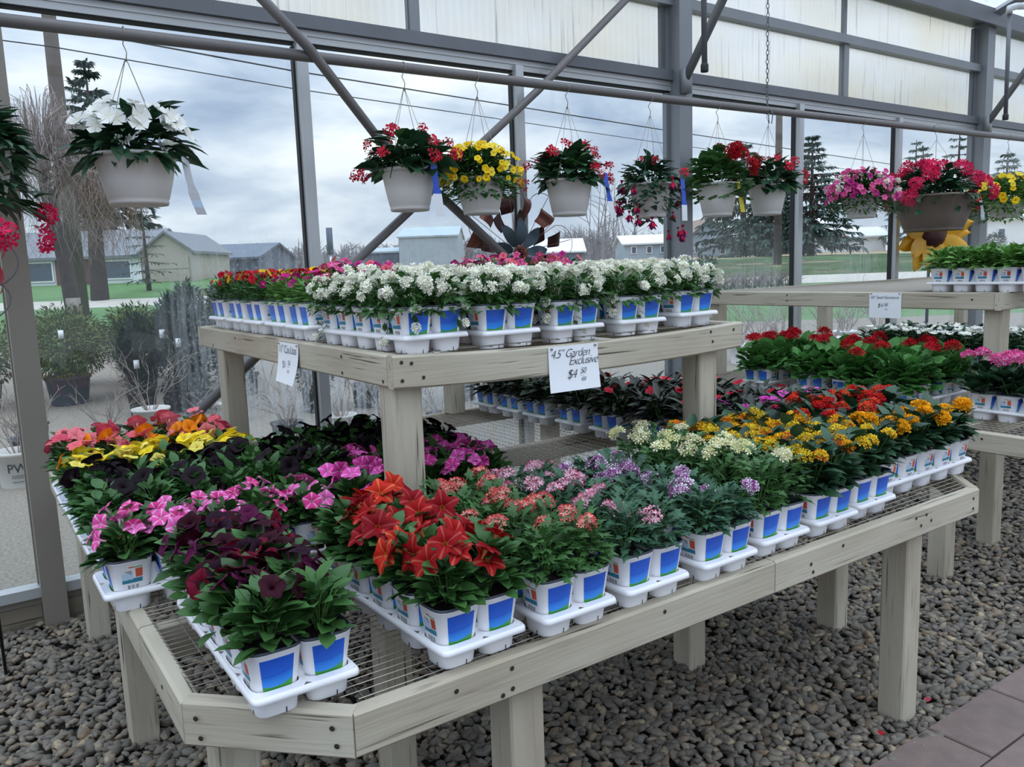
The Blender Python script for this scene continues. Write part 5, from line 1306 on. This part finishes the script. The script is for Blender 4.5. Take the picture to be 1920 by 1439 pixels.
def shrub(F, T, rad, pot_r, pot_h, label, m='ever1', n=900, leaf=0.07, pot='blue_pot', up=0.2, lift=0.0, tags=0):
    p = OP(F, T); root = empty('potted_shrub', p); tag(root, label, 'shrub', 'potted shrubs in the yard')
    nursery_pot(pot_r, pot_h, 0).build('pot', M[pot], root)
    o = link('foliage', cloud_mesh('foliage', ro, n, rad, leaf, M[m], 0.5, up=up), root, (0, 0, pot_h+rad[2]*0.85+lift)); o['kind'] = 'stuff'
    mb = MB(); mb.tube([(0, 0, pot_h*0.7), (0.02, 0, pot_h+rad[2])], 0.02, 6); mb.build('stem', M['bark'], root)
    for k in range(tags):
        mb = MB(); a = ro.uniform(-2.6, -1.2); q = np.array([rad[0]*math.cos(a), rad[1]*math.sin(a), pot_h+rad[2]*ro.uniform(0.6, 1.3)]); mb.box(q-np.array([.03, .002, .05]), q+np.array([.03, .002, .05])); mb.build('plant_tag', M['paper'], root)
    return root
shrub(10.4, -5.72, (0.56, 0.56, 0.44), 0.27, 0.36, 'round golden-green evergreen in a dark blue pot left of the bare twigs', n=4200, tags=1)
shrub(10.2, -6.75, (0.55, 0.55, 0.46), 0.27, 0.34, 'round evergreen half hidden behind the left post', n=3600, tags=1)
shrub(10.9, -5.0, (0.46, 0.46, 0.42), 0.22, 0.36, 'smaller evergreen just right of the round golden one', n=2600, tags=1)
for k, (F, T, h_) in enumerate(((9.6, -4.42, 0.50), (9.7, -4.05, 0.60), (9.5, -3.72, 0.66), (9.8, -3.40, 0.62), (10.6, -4.2, 0.66), (10.6, -3.5, 0.7))):
    shrub(F, T, (0.23, 0.23, h_), 0.17, 0.28, 'upright dark evergreen in the yard, %s from the left' % ['first', 'second', 'third', 'fourth', 'fifth, further back,', 'sixth, further back,'][k], 'ever2', n=1700, leaf=0.09, pot='black_plastic', up=1.2, tags=1 if k < 5 else 0)
for k, (F, T, r_, h_, mm) in enumerate(((11.6, -6.35, 0.5, 0.46, 'ever1'), (11.8, -5.45, 0.46, 0.44, 'ever1'), (11.4, -4.55, 0.36, 0.55, 'ever2'), (11.5, -4.0, 0.30, 0.62, 'ever2'))):
    shrub(F, T, (r_, r_, h_), 0.22, 0.34, 'evergreen shrub in the second yard row, %s from the left' % ['first', 'second', 'third', 'fourth'][k], mm, n=2200, leaf=0.08)
for k, (F, T) in enumerate(((9.4, -2.3), (9.6, -1.75), (9.3, -1.2), (9.8, -0.6), (9.2, 0.1), (9.6, 0.8))):
    shrub(F, T, (0.24, 0.24, 0.34), 0.17, 0.28, 'dark potted shrub seen under the shelf, %s from the left' % ['first', 'second', 'third', 'fourth', 'fifth', 'sixth'][k], 'ever2', n=1000, leaf=0.09, pot='black_plastic', up=0.8)
def twig_bush(rs, h_, n, spread=0.6, r=0.006, depth=2):
    mb = MB()
    def br(p, d, ln, rr, lev):
        q = p+d*ln*0.5+0.06*ln*rs.randn(3); e = q+(d+0.15*rs.randn(3))*ln*0.5
        mb.tube([p, q, e], [rr, rr*0.8, rr*0.5], 3, caps=False)
        if lev > 0:
            for k in range(rs.randint(2, 4)):
                dd = d+0.55*rs.randn(3); dd[2] = abs(dd[2])*0.7+0.2; dd /= np.linalg.norm(dd); br(q if k == 0 else e, dd, ln*rs.uniform(0.45, 0.7), rr*0.6, lev-1)
    for k in range(n):
        a = rs.uniform(0, 2*PI); d = np.array([spread*math.cos(a), spread*math.sin(a), 1.0]); d /= np.linalg.norm(d)
        br(np.array([0.03*math.cos(a), 0.03*math.sin(a), 0]), d, h_*rs.uniform(0.5, 0.75), r, depth)
    return mb
def bare_shrub(F, T, h_, n, pot_r, pot_h, label, pot='grey_pot', m='twig', pw=False, r=0.006):
    p = OP(F, T); root = empty('bare_shrub', p); tag(root, label, 'shrub', 'bare shrubs in nursery pots')
    nursery_pot(pot_r, pot_h, 0).build('pot', M[pot], root)
    twig_bush(ro, h_, n, r=r).build('twigs', M[m], root, (0, 0, pot_h*0.8))
    if pw:
        cu = bpy.data.curves.new('lettering', 'FONT'); cu.body = 'PW'; cu.size = 0.105; cu.extrude = 0.0005
        o = bpy.data.objects.new('lettering', cu); COL.objects.link(o); bpy.context.view_layer.update()
        me = bpy.data.meshes.new_from_object(o.evaluated_get(bpy.context.evaluated_depsgraph_get())); bpy.data.objects.remove(o)
        for v in me.vertices:     # wrap the letters round the pot
            a = -PI/2-0.62+v.co.x/pot_r; rr = pot_r*(0.82+0.16*(0.12+v.co.y)/pot_h)+0.003; v.co = (rr*math.cos(a), rr*math.sin(a), 0.13+v.co.y)
        me.materials.clear(); me.materials.append(M['ink']); link('lettering', me, root)
        mb = MB()
        for k, (w, z) in enumerate(((0.9, 0.10), (0.8, 0.083), (0.7, 0.05))):
            V = []
            for q in range(9):
                a = -PI/2-0.45+w*q/8; rr = pot_r*(0.82+0.16*z/pot_h)+0.003; V += [(rr*math.cos(a), rr*math.sin(a), z), (rr*math.cos(a), rr*math.sin(a), z+0.006)]
            mb.add(V, [(2*q, 2*q+2, 2*q+3, 2*q+1) for q in range(8)])
        mb.build('small_print', M['steel_dark'], root)
    return root
bare_shrub(6.45, -4.02, 0.45, 9, 0.17, 0.29, 'bare shrub in a pale printed bucket at the left edge', pw=True)
bare_shrub(7.15, -4.35, 0.5, 8, 0.15, 0.26, 'bare shrub in a grey bucket behind the printed one', 'blue_pot')
bare_shrub(7.9, -4.75, 0.5, 7, 0.15, 0.26, 'bare shrub in the third bucket of the left row', 'blue_pot')
bare_shrub(8.6, -3.88, 0.75, 12, 0.19, 0.26, 'tall bare shrub in a white pot before the dark evergreens', m='twig')
bare_shrub(8.1, -4.12, 0.42, 14, 0.14, 0.16, 'low spreading bare shrub in a dark pot left of the white pot', 'black_plastic')
bare_shrub(9.0, -3.15, 0.4, 10, 0.16, 0.24, 'low bare shrub in a pale pot by the shelf post')
for k, (F, T) in enumerate(((7.6, -2.15), (7.9, -1.7), (7.5, -1.2), (7.2, -2.6), (7.8, -0.7))):
    bare_shrub(F, T, 0.5, 12, 0.15, 0.24, 'bare shrub outside below the middle shelf, %s from left' % ['second', 'third', 'fourth', 'first', 'last'][k], 'grey_pot' if k % 2 else 'black_plastic', r=0.007)
for k, (F, T) in enumerate(((11.6, 3.3), (11.9, 3.7), (12.2, 4.1), (12.0, 4.75), (12.6, 5.2), (13.0, 5.9))):
    bare_shrub(F, T, 0.7, 12, 0.17, 0.28, 'bare shrub in a pale pot under the right shelf, %s' % ['first from left', 'second from left', 'third from left', 'fourth from left', 'fifth from left', 'last of the row'][k], 'white_plastic', r=0.008)

def conifer(F, T, h_, r, label, m='spruce', n=1500, tiers=14, z=None, sparse=False, group='spruces beyond the road'):
    p = OP(F, T, z=z); root = empty('spruce_tree', p); tag(root, label, 'tree', group)
    mb = MB(); mb.tube([(0, 0, -0.3), (0, 0, h_*0.97)], [r*0.09, 0.02], 7); mb.build('trunk', M['bark'], root)
    fm = FM(); V, F_ = TPL['fine']; mbb = MB()
    for k in range(tiers):
        t = (k+0.4)/tiers; zz = h_*(0.10+0.88*t); rr = r*(1-t)**0.9+0.05*r; nb_ = 6 if sparse else 9
        for q in range(nb_):
            a = ro.uniform(0, 2*PI); ln = rr*ro.uniform(0.75, 1.1); d = np.array([math.cos(a), math.sin(a), -0.16+0.25*t])
            tip = np.array([0, 0, zz])+d*ln; mbb.tube([(0, 0, zz), tip], [0.012*r, 0.004*r], 3, caps=False)
            m_ = max(5, int(n/(tiers*nb_)))
            for j in range(m_):
                s = ro.uniform(0.15, 1.0)**0.8; b_ = np.array([0, 0, zz])+d*ln*s
                dd = d+0.7*ro.randn(3)*np.array([1, 1, .5]); dd[2] -= 0.35; fm.put((V, F_), frame(dd, ro.uniform(-1, 1)), b_, r*0.20*(1-0.5*t)*ro.uniform(0.6, 1.2)*(0.75 if sparse else 1))
    o = link('needles', fm.mesh('needles', M[m]), root); o['kind'] = 'stuff'
    mbb.build('branches', M['bark'], root)
    return root
conifer(45, -22.0, 11.9, 3.6, 'tall spruce behind the weeping tree at the left', n=5200, tiers=22)
conifer(32, -14.05, 3.6, 1.2, 'thin sparse young conifer before the beige garage', 'spruce', n=600, tiers=10, sparse=True)
conifer(45, 16.6, 6.6, 2.5, 'tall dark spruce left of the white shed', n=4600, tiers=18)
conifer(47, 15.0, 4.4, 2.6, 'bushy dark spruce close beside the tall one', n=3200)
conifer(60, 17.2, 8.2, 3.6, 'broad dark conifer behind the red begonia basket', n=4200)
conifer(62, 20.5, 5.5, 3.2, 'dark conifer behind the parked truck', n=3200)
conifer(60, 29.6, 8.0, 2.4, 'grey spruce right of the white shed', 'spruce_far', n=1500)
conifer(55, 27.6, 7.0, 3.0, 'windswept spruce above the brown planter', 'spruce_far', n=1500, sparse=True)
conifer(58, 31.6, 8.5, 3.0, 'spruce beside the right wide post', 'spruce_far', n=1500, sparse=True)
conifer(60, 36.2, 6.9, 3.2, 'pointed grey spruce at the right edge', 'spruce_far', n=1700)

# weeping trees
def weeping(F, T, R0, top0, bots, n, tr, label, m, r, lean):
    p = OP(F, T); wt = empty('weeping_tree', p); tag(wt, label, 'tree', 'bare weeping trees')
    mb = MB(); mb.tube([(0, 0, -0.3), (lean*0.4, 0, top0*0.35), (lean, 0, top0*0.62), (lean*1.2, 0, top0*0.9)], [tr*1.1, tr*0.9, tr*0.75, tr*0.3], 10); mb.build('trunk', M['bark'], wt)
    mb = MB()
    for k in range(n):
        a = ro.uniform(0, 2*PI); u = ro.uniform(0.10, 1)**0.6; R_ = R0*u; top = top0*math.sqrt(max(0.05, 1-0.42*u*u))+ro.uniform(-0.10, 0.06)*top0
        c, q_ = math.cos(a), math.sin(a); jx, jy = ro.randn(2)*R0*0.06
        P = [np.array([lean+R_*0.25*c, R_*0.25*q_, top*0.86]), np.array([lean+R_*0.6*c, R_*0.6*q_, top*0.985]), np.array([lean+R_*0.9*c, R_*0.9*q_, top])]
        bot = top0*ro.uniform(bots[0], bots[1])
        for q in range(1, 6):
            t = q/5; w = R0*0.11*(0.3+t); P.append(np.array([lean+R_*(0.95+0.12*t)*c+w*ro.randn()+jx*t, R_*(0.95+0.12*t)*q_+w*ro.randn()+jy*t, top-0.03*top0-(top-bot)*t]))
        mb.tube(P, [r*1.6, r*1.4, r*1.2, r, r, r*0.9, r*0.8, r*0.6], 3, caps=False)
    o = mb.build('hanging_twigs', M[m], wt); o['kind'] = 'stuff'
    for k in range(9):
        a = k*0.7; mb = MB(); mb.tube([(lean*0.8, 0, top0*(0.5+0.03*k)), (lean+0.4*R0*math.cos(a), 0.4*R0*math.sin(a), top0*(0.78+0.015*k)), (lean+0.75*R0*math.cos(a+.2), 0.75*R0*math.sin(a+.2), top0*0.93)], [tr*0.45, tr*0.25, tr*0.1], 6); mb.build('branch', M['twig'], wt)
    return wt
M['twig_pink'] = mat('pale_weeping_twigs', hx('a3948f'), 0.85, var=0.3, vscale=1.5)
M['twig_brown'] = mat('brown_weeping_twigs', hx('8a7666'), 0.85, var=0.3, vscale=1.5)
w1 = weeping(15.8, -8.36, 1.22, 4.75, (0.36, 0.85), 300, 0.15, 'pale weeping tree with a tan box on its trunk', 'twig_pink', 0.0042, -0.30)
mb = MB(); q = -FD*0.17+ED*0.03; mb.box((q[0]-0.12, q[1]-0.08, 0.62), (q[0]+0.12, q[1]+0.06, 0.97)); mb.build('tan_box', M['steel_warm'], w1)
weeping(28, -14.0, 1.55, 4.7, (0.24, 0.75), 380, 0.28, 'brown weeping tree on the lawn in front of the white house', 'twig_brown', 0.0065, 0.1)

# utility poles and lines
def upole(F, T, ztop, r, label, box=False):
    b = OP(F, T, -0.1); root = empty('utility_pole', b); tag(root, label, 'pole', 'wooden utility poles')
    mb = MB(); H_ = ztop-b[2]; mb.tube([(0, 0, 0), (0, 0, H_)], [r*1.15, r*0.85], 12); mb.build('shaft', M['pole_wood'], root)
    mb = MB(); mb.tube([(-1.1*ED[0], -1.1*ED[1], H_-0.35), (1.1*ED[0], 1.1*ED[1], H_-0.35)], 0.055, 4); mb.build('crossarm', M['pole_wood'], root)
    if box:
        mb = MB(); q = -FD*0.17+ED*0.03; mb.box((q[0]-0.12, q[1]-0.08, 0.62), (q[0]+0.12, q[1]+0.06, 0.97)); mb.build('meter_box', M['steel_warm'], root)
        mb = MB(); mb.box((q[0]-0.05, q[1]-0.03, 0.4), (q[0]+0.05, q[1]+0.03, 0.62)); mb.build('conduit', M['steel_dark'], root)
upole(22, -11.55, 9.3, 0.19, 'dark utility pole behind the pale weeping tree')
upole(35, 11.5, 8.6, 0.15, 'pale utility pole behind the right begonia basket')
def cable(P, r, label):
    Q = []
    for (a, b) in zip(P[:-1], P[1:]):
        for q in range(8): Q.append(np.array(a)+(np.array(b)-np.array(a))*q/8)
    Q.append(np.array(P[-1])); mb = MB(); mb.tube(Q, r, 5); tag(mb.build('power_line', M['gasket']), label, 'cable', 'overhead lines')
cable([OP(14.0, -11, z=5.98), OP(15.8, -8.30, z=5.90), OP(19, -4.73, z=5.72), OP(30, 5.84, z=5.78), OP(35, 11.4, z=5.74), OP(46, 22, z=5.75), OP(60, 36, z=6.1)], 0.012, 'lower overhead line crossing the sky')
cable([OP(14.6, -9.5, z=6.4), OP(15.8, -7.8, z=6.16), OP(19, -4.70, z=6.10), OP(30, 5.84, z=6.24), OP(35, 11.4, z=6.2), OP(46, 22, z=6.4), OP(60, 36, z=6.8)], 0.018, 'upper, thicker overhead line crossing the sky')

# houses and sheds: local x along the street, y away
ANG = math.atan2(ED[1], ED[0])
def house(name, F, T, w, d, hw, hr, wall_m, roof_m, label, cat, axis='x', wins=(), door=(), z=None, turn=0.0, over=0.25, clap=0):
    root = empty(name, OP(F, T, z=z), ANG+turn); tag(root, label, cat)
    mb = MB(); mb.box((-w/2, 0, -0.6), (w/2, d, hw))
    if axis == 'x': mb.add([(-w/2, 0, hw), (-w/2, d, hw), (-w/2, d/2, hr), (w/2, 0, hw), (w/2, d, hw), (w/2, d/2, hr)], [(0, 2, 1), (3, 4, 5)])
    else: mb.add([(-w/2, 0, hw), (w/2, 0, hw), (0, 0, hr), (-w/2, d, hw), (w/2, d, hw), (0, d, hr)], [(0, 1, 2), (3, 5, 4)])
    mb.build('wall', wall_m, root, smooth=False)
    o_ = over; t = 0.12
    def slab(P): 
        mb = MB(); P = [np.array(p) for p in P]; up = np.array([0, 0, t]); mb.add(P+[p+up for p in P], [(0, 1, 2, 3), (7, 6, 5, 4), (0, 4, 5, 1), (1, 5, 6, 2), (2, 6, 7, 3), (3, 7, 4, 0)]); mb.build('roof', roof_m, root, smooth=False)
    if axis == 'x':
        e = hw-(hr-hw)*o_/(d/2)
        slab([(-w/2-o_, -o_, e), (w/2+o_, -o_, e), (w/2+o_, d/2, hr), (-w/2-o_, d/2, hr)]); slab([(-w/2-o_, d+o_, e), (-w/2-o_, d/2, hr), (w/2+o_, d/2, hr), (w/2+o_, d+o_, e)])
    else:
        e = hw-(hr-hw)*o_/(w/2)
        slab([(-w/2-o_, -o_, e), (0, -o_, hr), (0, d+o_, hr), (-w/2-o_, d+o_, e)]); slab([(w/2+o_, -o_, e), (w/2+o_, d+o_, e), (0, d+o_, hr), (0, -o_, hr)])
    for (x, z_, ww, hh) in wins:
        mb = MB(); mb.box((x-ww/2-0.07, -0.07, z_-0.07), (x+ww/2+0.07, -0.01, z_+hh+0.07)); f = mb.build('window', M['white_plastic'], root, smooth=False)
        mb = MB(); mb.box((x-ww/2, -0.085, z_), (x+ww/2, -0.0701, z_+hh)); mb.build('pane', M['pane'], f, smooth=False)
    for (x, ww, hh, m) in door:
        f = empty('garage_door', (0, 0, 0)) if False else None
        nP = max(1, int(hh/0.45))
        for k in range(nP):
            mb = MB(); mb.box((x-ww/2, -0.06-0.015*(k % 2), hh*k/nP), (x+ww/2, -0.01, hh*(k+1)/nP-0.02)); mb.build('door_panel', m, root, smooth=False)
    return root
M['pane'] = mat('house_window_pane', hx('4d5a68'), 0.15)
M['white_siding'] = mat('white_siding', hx('e8ebee'), 0.7); M['brick'] = mat('red_brick', hx('6f4a42'), 0.85, var=0.3, vscale=5)
M['beige'] = mat('beige_siding', hx('aea498'), 0.7); M['grey_roof'] = mat('grey_shingle_roof', hx('7d8086'), 0.85, var=0.15, vscale=4)
M['blue_grey'] = mat('blue_grey_siding', hx('9fb0bd'), 0.7); M['barn'] = mat('dark_barn_metal', hx('566375'), 0.6, var=0.2, vscale=2); M['silver'] = mat('silver_sheet', hx('aab8c0'), 0.5, 0.2, var=0.15, vscale=3)
M['roof_white'] = mat('pale_metal_roof', hx('d9dee2'), 0.5); M['roof_red'] = mat('faded_brown_roof', hx('8d776c'), 0.8)
house('farmhouse', 38, -20.75, 7.6, 6, 1.25, 2.5, M['white_siding'], M['grey_roof'], 'long low white house with big windows behind the weeping tree', 'house', wins=[(-1.0, 0.22, 1.4, 0.8), (2.55, 0.25, 1.5, 0.75), (-2.9, 0.22, 1.5, 0.8)])
mb = MB(); q = OP(38, -19.75); 
fh = [o for o in bpy.data.objects if o.name == 'farmhouse'][0]
mb.box((-0.1, -0.12, -0.3), (1.55, -0.001, 1.24)); mb.build('brick_panel', M['brick'], fh, smooth=False)
house('garage', 38, -15.72, 2.35, 5, 1.35, 2.2, M['beige'], M['grey_roof'], 'beige garage with a ribbed door right of the white house', 'garage', axis='y', door=[(0, 2.0, 1.15, M['beige'])], over=0.15)
house('barn', 45, -15.9, 4.4, 8, 0.9, 1.75, M['barn'], M['barn'], 'dark blue-grey barn right of the beige garage', 'barn', over=0.2)
house('greenhouse', 60, -5.75, 4.3, 8, 2.1, 2.9, M['silver'], M['silver'], 'pale silver greenhouse far off behind the begonia basket', 'greenhouse', over=0.1)
house('greenhouse', 62, -9.4, 2.6, 8, 1.1, 1.5, M['barn'], M['silver'], 'lower dark-walled shed left of the silver greenhouse', 'shed', over=0.1)
house('shed', 70, 4.2, 4.6, 6, 0.8, 1.9, M['barn'], M['roof_white'], 'low shed with a pale roof right of the metal spinner', 'shed', over=0.2)
house('house', 70, 11.95, 4.0, 6, 1.25, 2.0, M['blue_grey'], M['roof_white'], 'low blue-grey house with three windows', 'house', wins=[(-1.2, 0.5, 0.35, 0.5), (0.1, 0.5, 0.35, 0.5), (1.3, 0.5, 0.4, 0.5)])
house('house', 65, 15.9, 3.6, 6, 1.3, 2.95, M['blue_grey'], M['roof_red'], 'two-storey blue-grey gabled house behind the wide post', 'house', axis='y', wins=[(0.35, 0.95, 0.32, 0.5), (-0.9, 0.35, 0.3, 0.4), (1.1, 0.2, 0.3, 0.4)])
house('shed', 60, 23.7, 2.9, 5, 1.05, 1.62, M['white_siding'], M['roof_white'], 'white shed with a gable end beyond the road', 'shed', axis='y', wins=[(0.05, 0.35, 0.28, 0.38)], door=[(-0.95, 0.5, 0.75, M['white_siding'])], turn=0.5)
house('shed', 61.5, 26.6, 3.4, 3, 1.1, 1.7, M['white_siding'], M['roof_white'], 'white wing joined to the right of the gabled shed', 'shed', wins=[(-0.2, 0.45, 0.25, 0.42)])
house('house', 74, 26.8, 5.0, 6, 2.3, 3.4, M['white_siding'], M['roof_white'], 'pale house half hidden behind the white shed', 'house', wins=[(1.0, 0.9, 0.5, 0.7)])
house('house', 55, 34.2, 4.2, 5, 1.9, 2.7, M['white_siding'], M['roof_white'], 'white building at the right edge beyond the road', 'house', wins=[(-1.2, 0.6, 0.4, 0.6)])
p = OP(30, 17.8); tb = empty('topiary_tree', p); tag(tb, 'dark clipped ball shrub on a stem near the right edge', 'tree')
mb = MB(); mb.tube([(0, 0, -0.1), (0, 0, 0.75)], 0.03, 6); mb.build('trunk', M['bark'], tb)
o = link('crown', cloud_mesh('crown', ro, 900, (0.36, 0.36, 0.28), 0.08, M['ever2'], 0.5), tb, (0, 0, 0.9)); o['kind'] = 'stuff'
# clipped ball tree, hedge, truck, yellow post
p = OP(20, 4.81); tb = empty('topiary_tree', p); tag(tb, 'small clipped ball-headed tree outside by the wide post', 'tree')
mb = MB(); mb.tube([(0, 0, -0.1), (0, 0, 0.75)], 0.03, 6); mb.build('trunk', M['bark'], tb)
o = link('crown', cloud_mesh('crown', ro, 700, (0.28, 0.28, 0.17), 0.07, M['ever2'], 0.5), tb, (0, 0, 1.0)); o['kind'] = 'stuff'
o = link('low_crown', cloud_mesh('low_crown', ro, 300, (0.22, 0.2, 0.12), 0.07, M['ever2'], 0.5), tb, (0.1, 0, 0.5)); o['kind'] = 'stuff'
for k in range(7):
    p = OP(22.5+0.1*k, 5.7+0.36*k); hb = empty('bare_hedge_bush', p); tag(hb, 'bare brown hedge bush by the lawn, %s from the left' % ['first', 'second', 'third', 'fourth', 'fifth', 'sixth', 'seventh'][k], 'hedge', 'bare hedge by the road')
    o = twig_bush(ro, 0.55, 40, 0.7, 0.010, 2).build('twigs', M['twig_dark'] if k % 2 else M['twig'], hb); o['kind'] = 'stuff'
p = OP(58, 18.6); tr = empty('pickup_truck', p, ANG); tag(tr, 'dark pickup truck parked under the conifers', 'truck')
M['car'] = mat('dark_car_paint', hx('3c4048'), 0.3)
mb = MB(); mb.box((-1.3, 0, 0.22), (1.3, 0.9, 0.50)); mb.build('body', M['car'], tr, smooth=False)
mb = MB(); mb.add([(-0.7, 0.05, .5), (0.35, 0.05, .5), (0.35, 0.85, .5), (-0.7, 0.85, .5), (-0.5, 0.1, .82), (0.25, 0.1, .82), (0.25, 0.8, .82), (-0.5, 0.8, .82)], [(4, 5, 6, 7), (0, 1, 5, 4), (1, 2, 6, 5), (2, 3, 7, 6), (3, 0, 4, 7)]); mb.build('cab', M['car'], tr, smooth=False)
mb = MB(); mb.box((-0.45, 0.04, .54), (0.2, 0.062, .76)); mb.build('cab_window', M['roof_white'], tr, smooth=False)
for x in (-0.8, 0.8):
    mb = MB(); mb.lathe([(0.0, -0.05), (0.2, -0.05), (0.22, 0), (0.2, 0.1), (0, 0.1)], 14); mb.build('wheel', M['black_plastic'], tr, (x, 0, 0.2), (PI/2, 0, 0))
yp = empty('yellow_post', OP(60, 16.35)); tag(yp, 'pale yellow sign post in front of the gabled house', 'post')
mb = MB(); mb.box((-0.12, -0.1, 0), (0.12, 0.1, 1.1)); mb.box((-0.5, -0.12, 0.45), (0.5, -0.1, 0.8)); mb.build('board', mat('pale_yellow_paint', hx('d8d08c'), 0.6), yp, smooth=False)
rp2 = empty('road_post', OP(40, -8.6)); tag(rp2, 'dark post with a white sleeve at the far field edge', 'post')
mb = MB(); mb.box((-0.12, -0.1, 0.9), (0.12, 0.1, 2.2)); mb.build('head', M['barn'], rp2); mb = MB(); mb.tube([(0, 0, 0), (0, 0, 0.9)], 0.06, 8); mb.build('sleeve', M['white_plastic'], rp2)
# bare woods on the skyline: nobody could count the trees
mb = MB(); rt = np.random.RandomState(9)
def treeline(F, T0, T1, n, h0, h1, m, label, base=2.0, r=0.10):
    mb = MB()
    for k in range(n):
        T = rt.uniform(T0, T1); f = F+rt.uniform(0, 25); hh = rt.uniform(h0, h1); p = OP(f, T, -0.3); lean = rt.randn(2)*0.12*hh
        q = p+np.array([lean[0], lean[1], hh]); mb.tube([p, p*0.5+q*0.5, q], [r, r*0.7, r*0.2], 3, caps=False)
        for j in range(5):
            a = p+(q-p)*rt.uniform(0.25, 0.85); d = np.array([rt.randn()*0.25*hh, rt.randn()*0.25*hh, rt.uniform(0.1, 0.35)*hh]); mb.tube([a, a+d], [r*0.45, r*0.12], 3, caps=False)
    o = mb.build('bare_woods', m); tag(o, label, 'woods', None, 'stuff')
M['woods'] = mat('bare_woods', hx('8c8a8e'), 0.95, island=0.25)
treeline(120, -40, 40, 900, 2.0, 4.5, M['woods'], 'grey line of bare woods on the horizon', r=0.22)
treeline(85, 7, 12, 160, 2.0, 4.5, M['woods'], 'nearer bare trees left of the blue-grey house', r=0.08)
treeline(90, 9, 14.5, 14, 7.0, 11.0, M['woods'], 'taller bare trees behind the fuchsia basket', r=0.10)
treeline(60, -14.5, -8.5, 90, 0.8, 1.8, M['woods'], 'low scrub along the far field at the left', r=0.05)
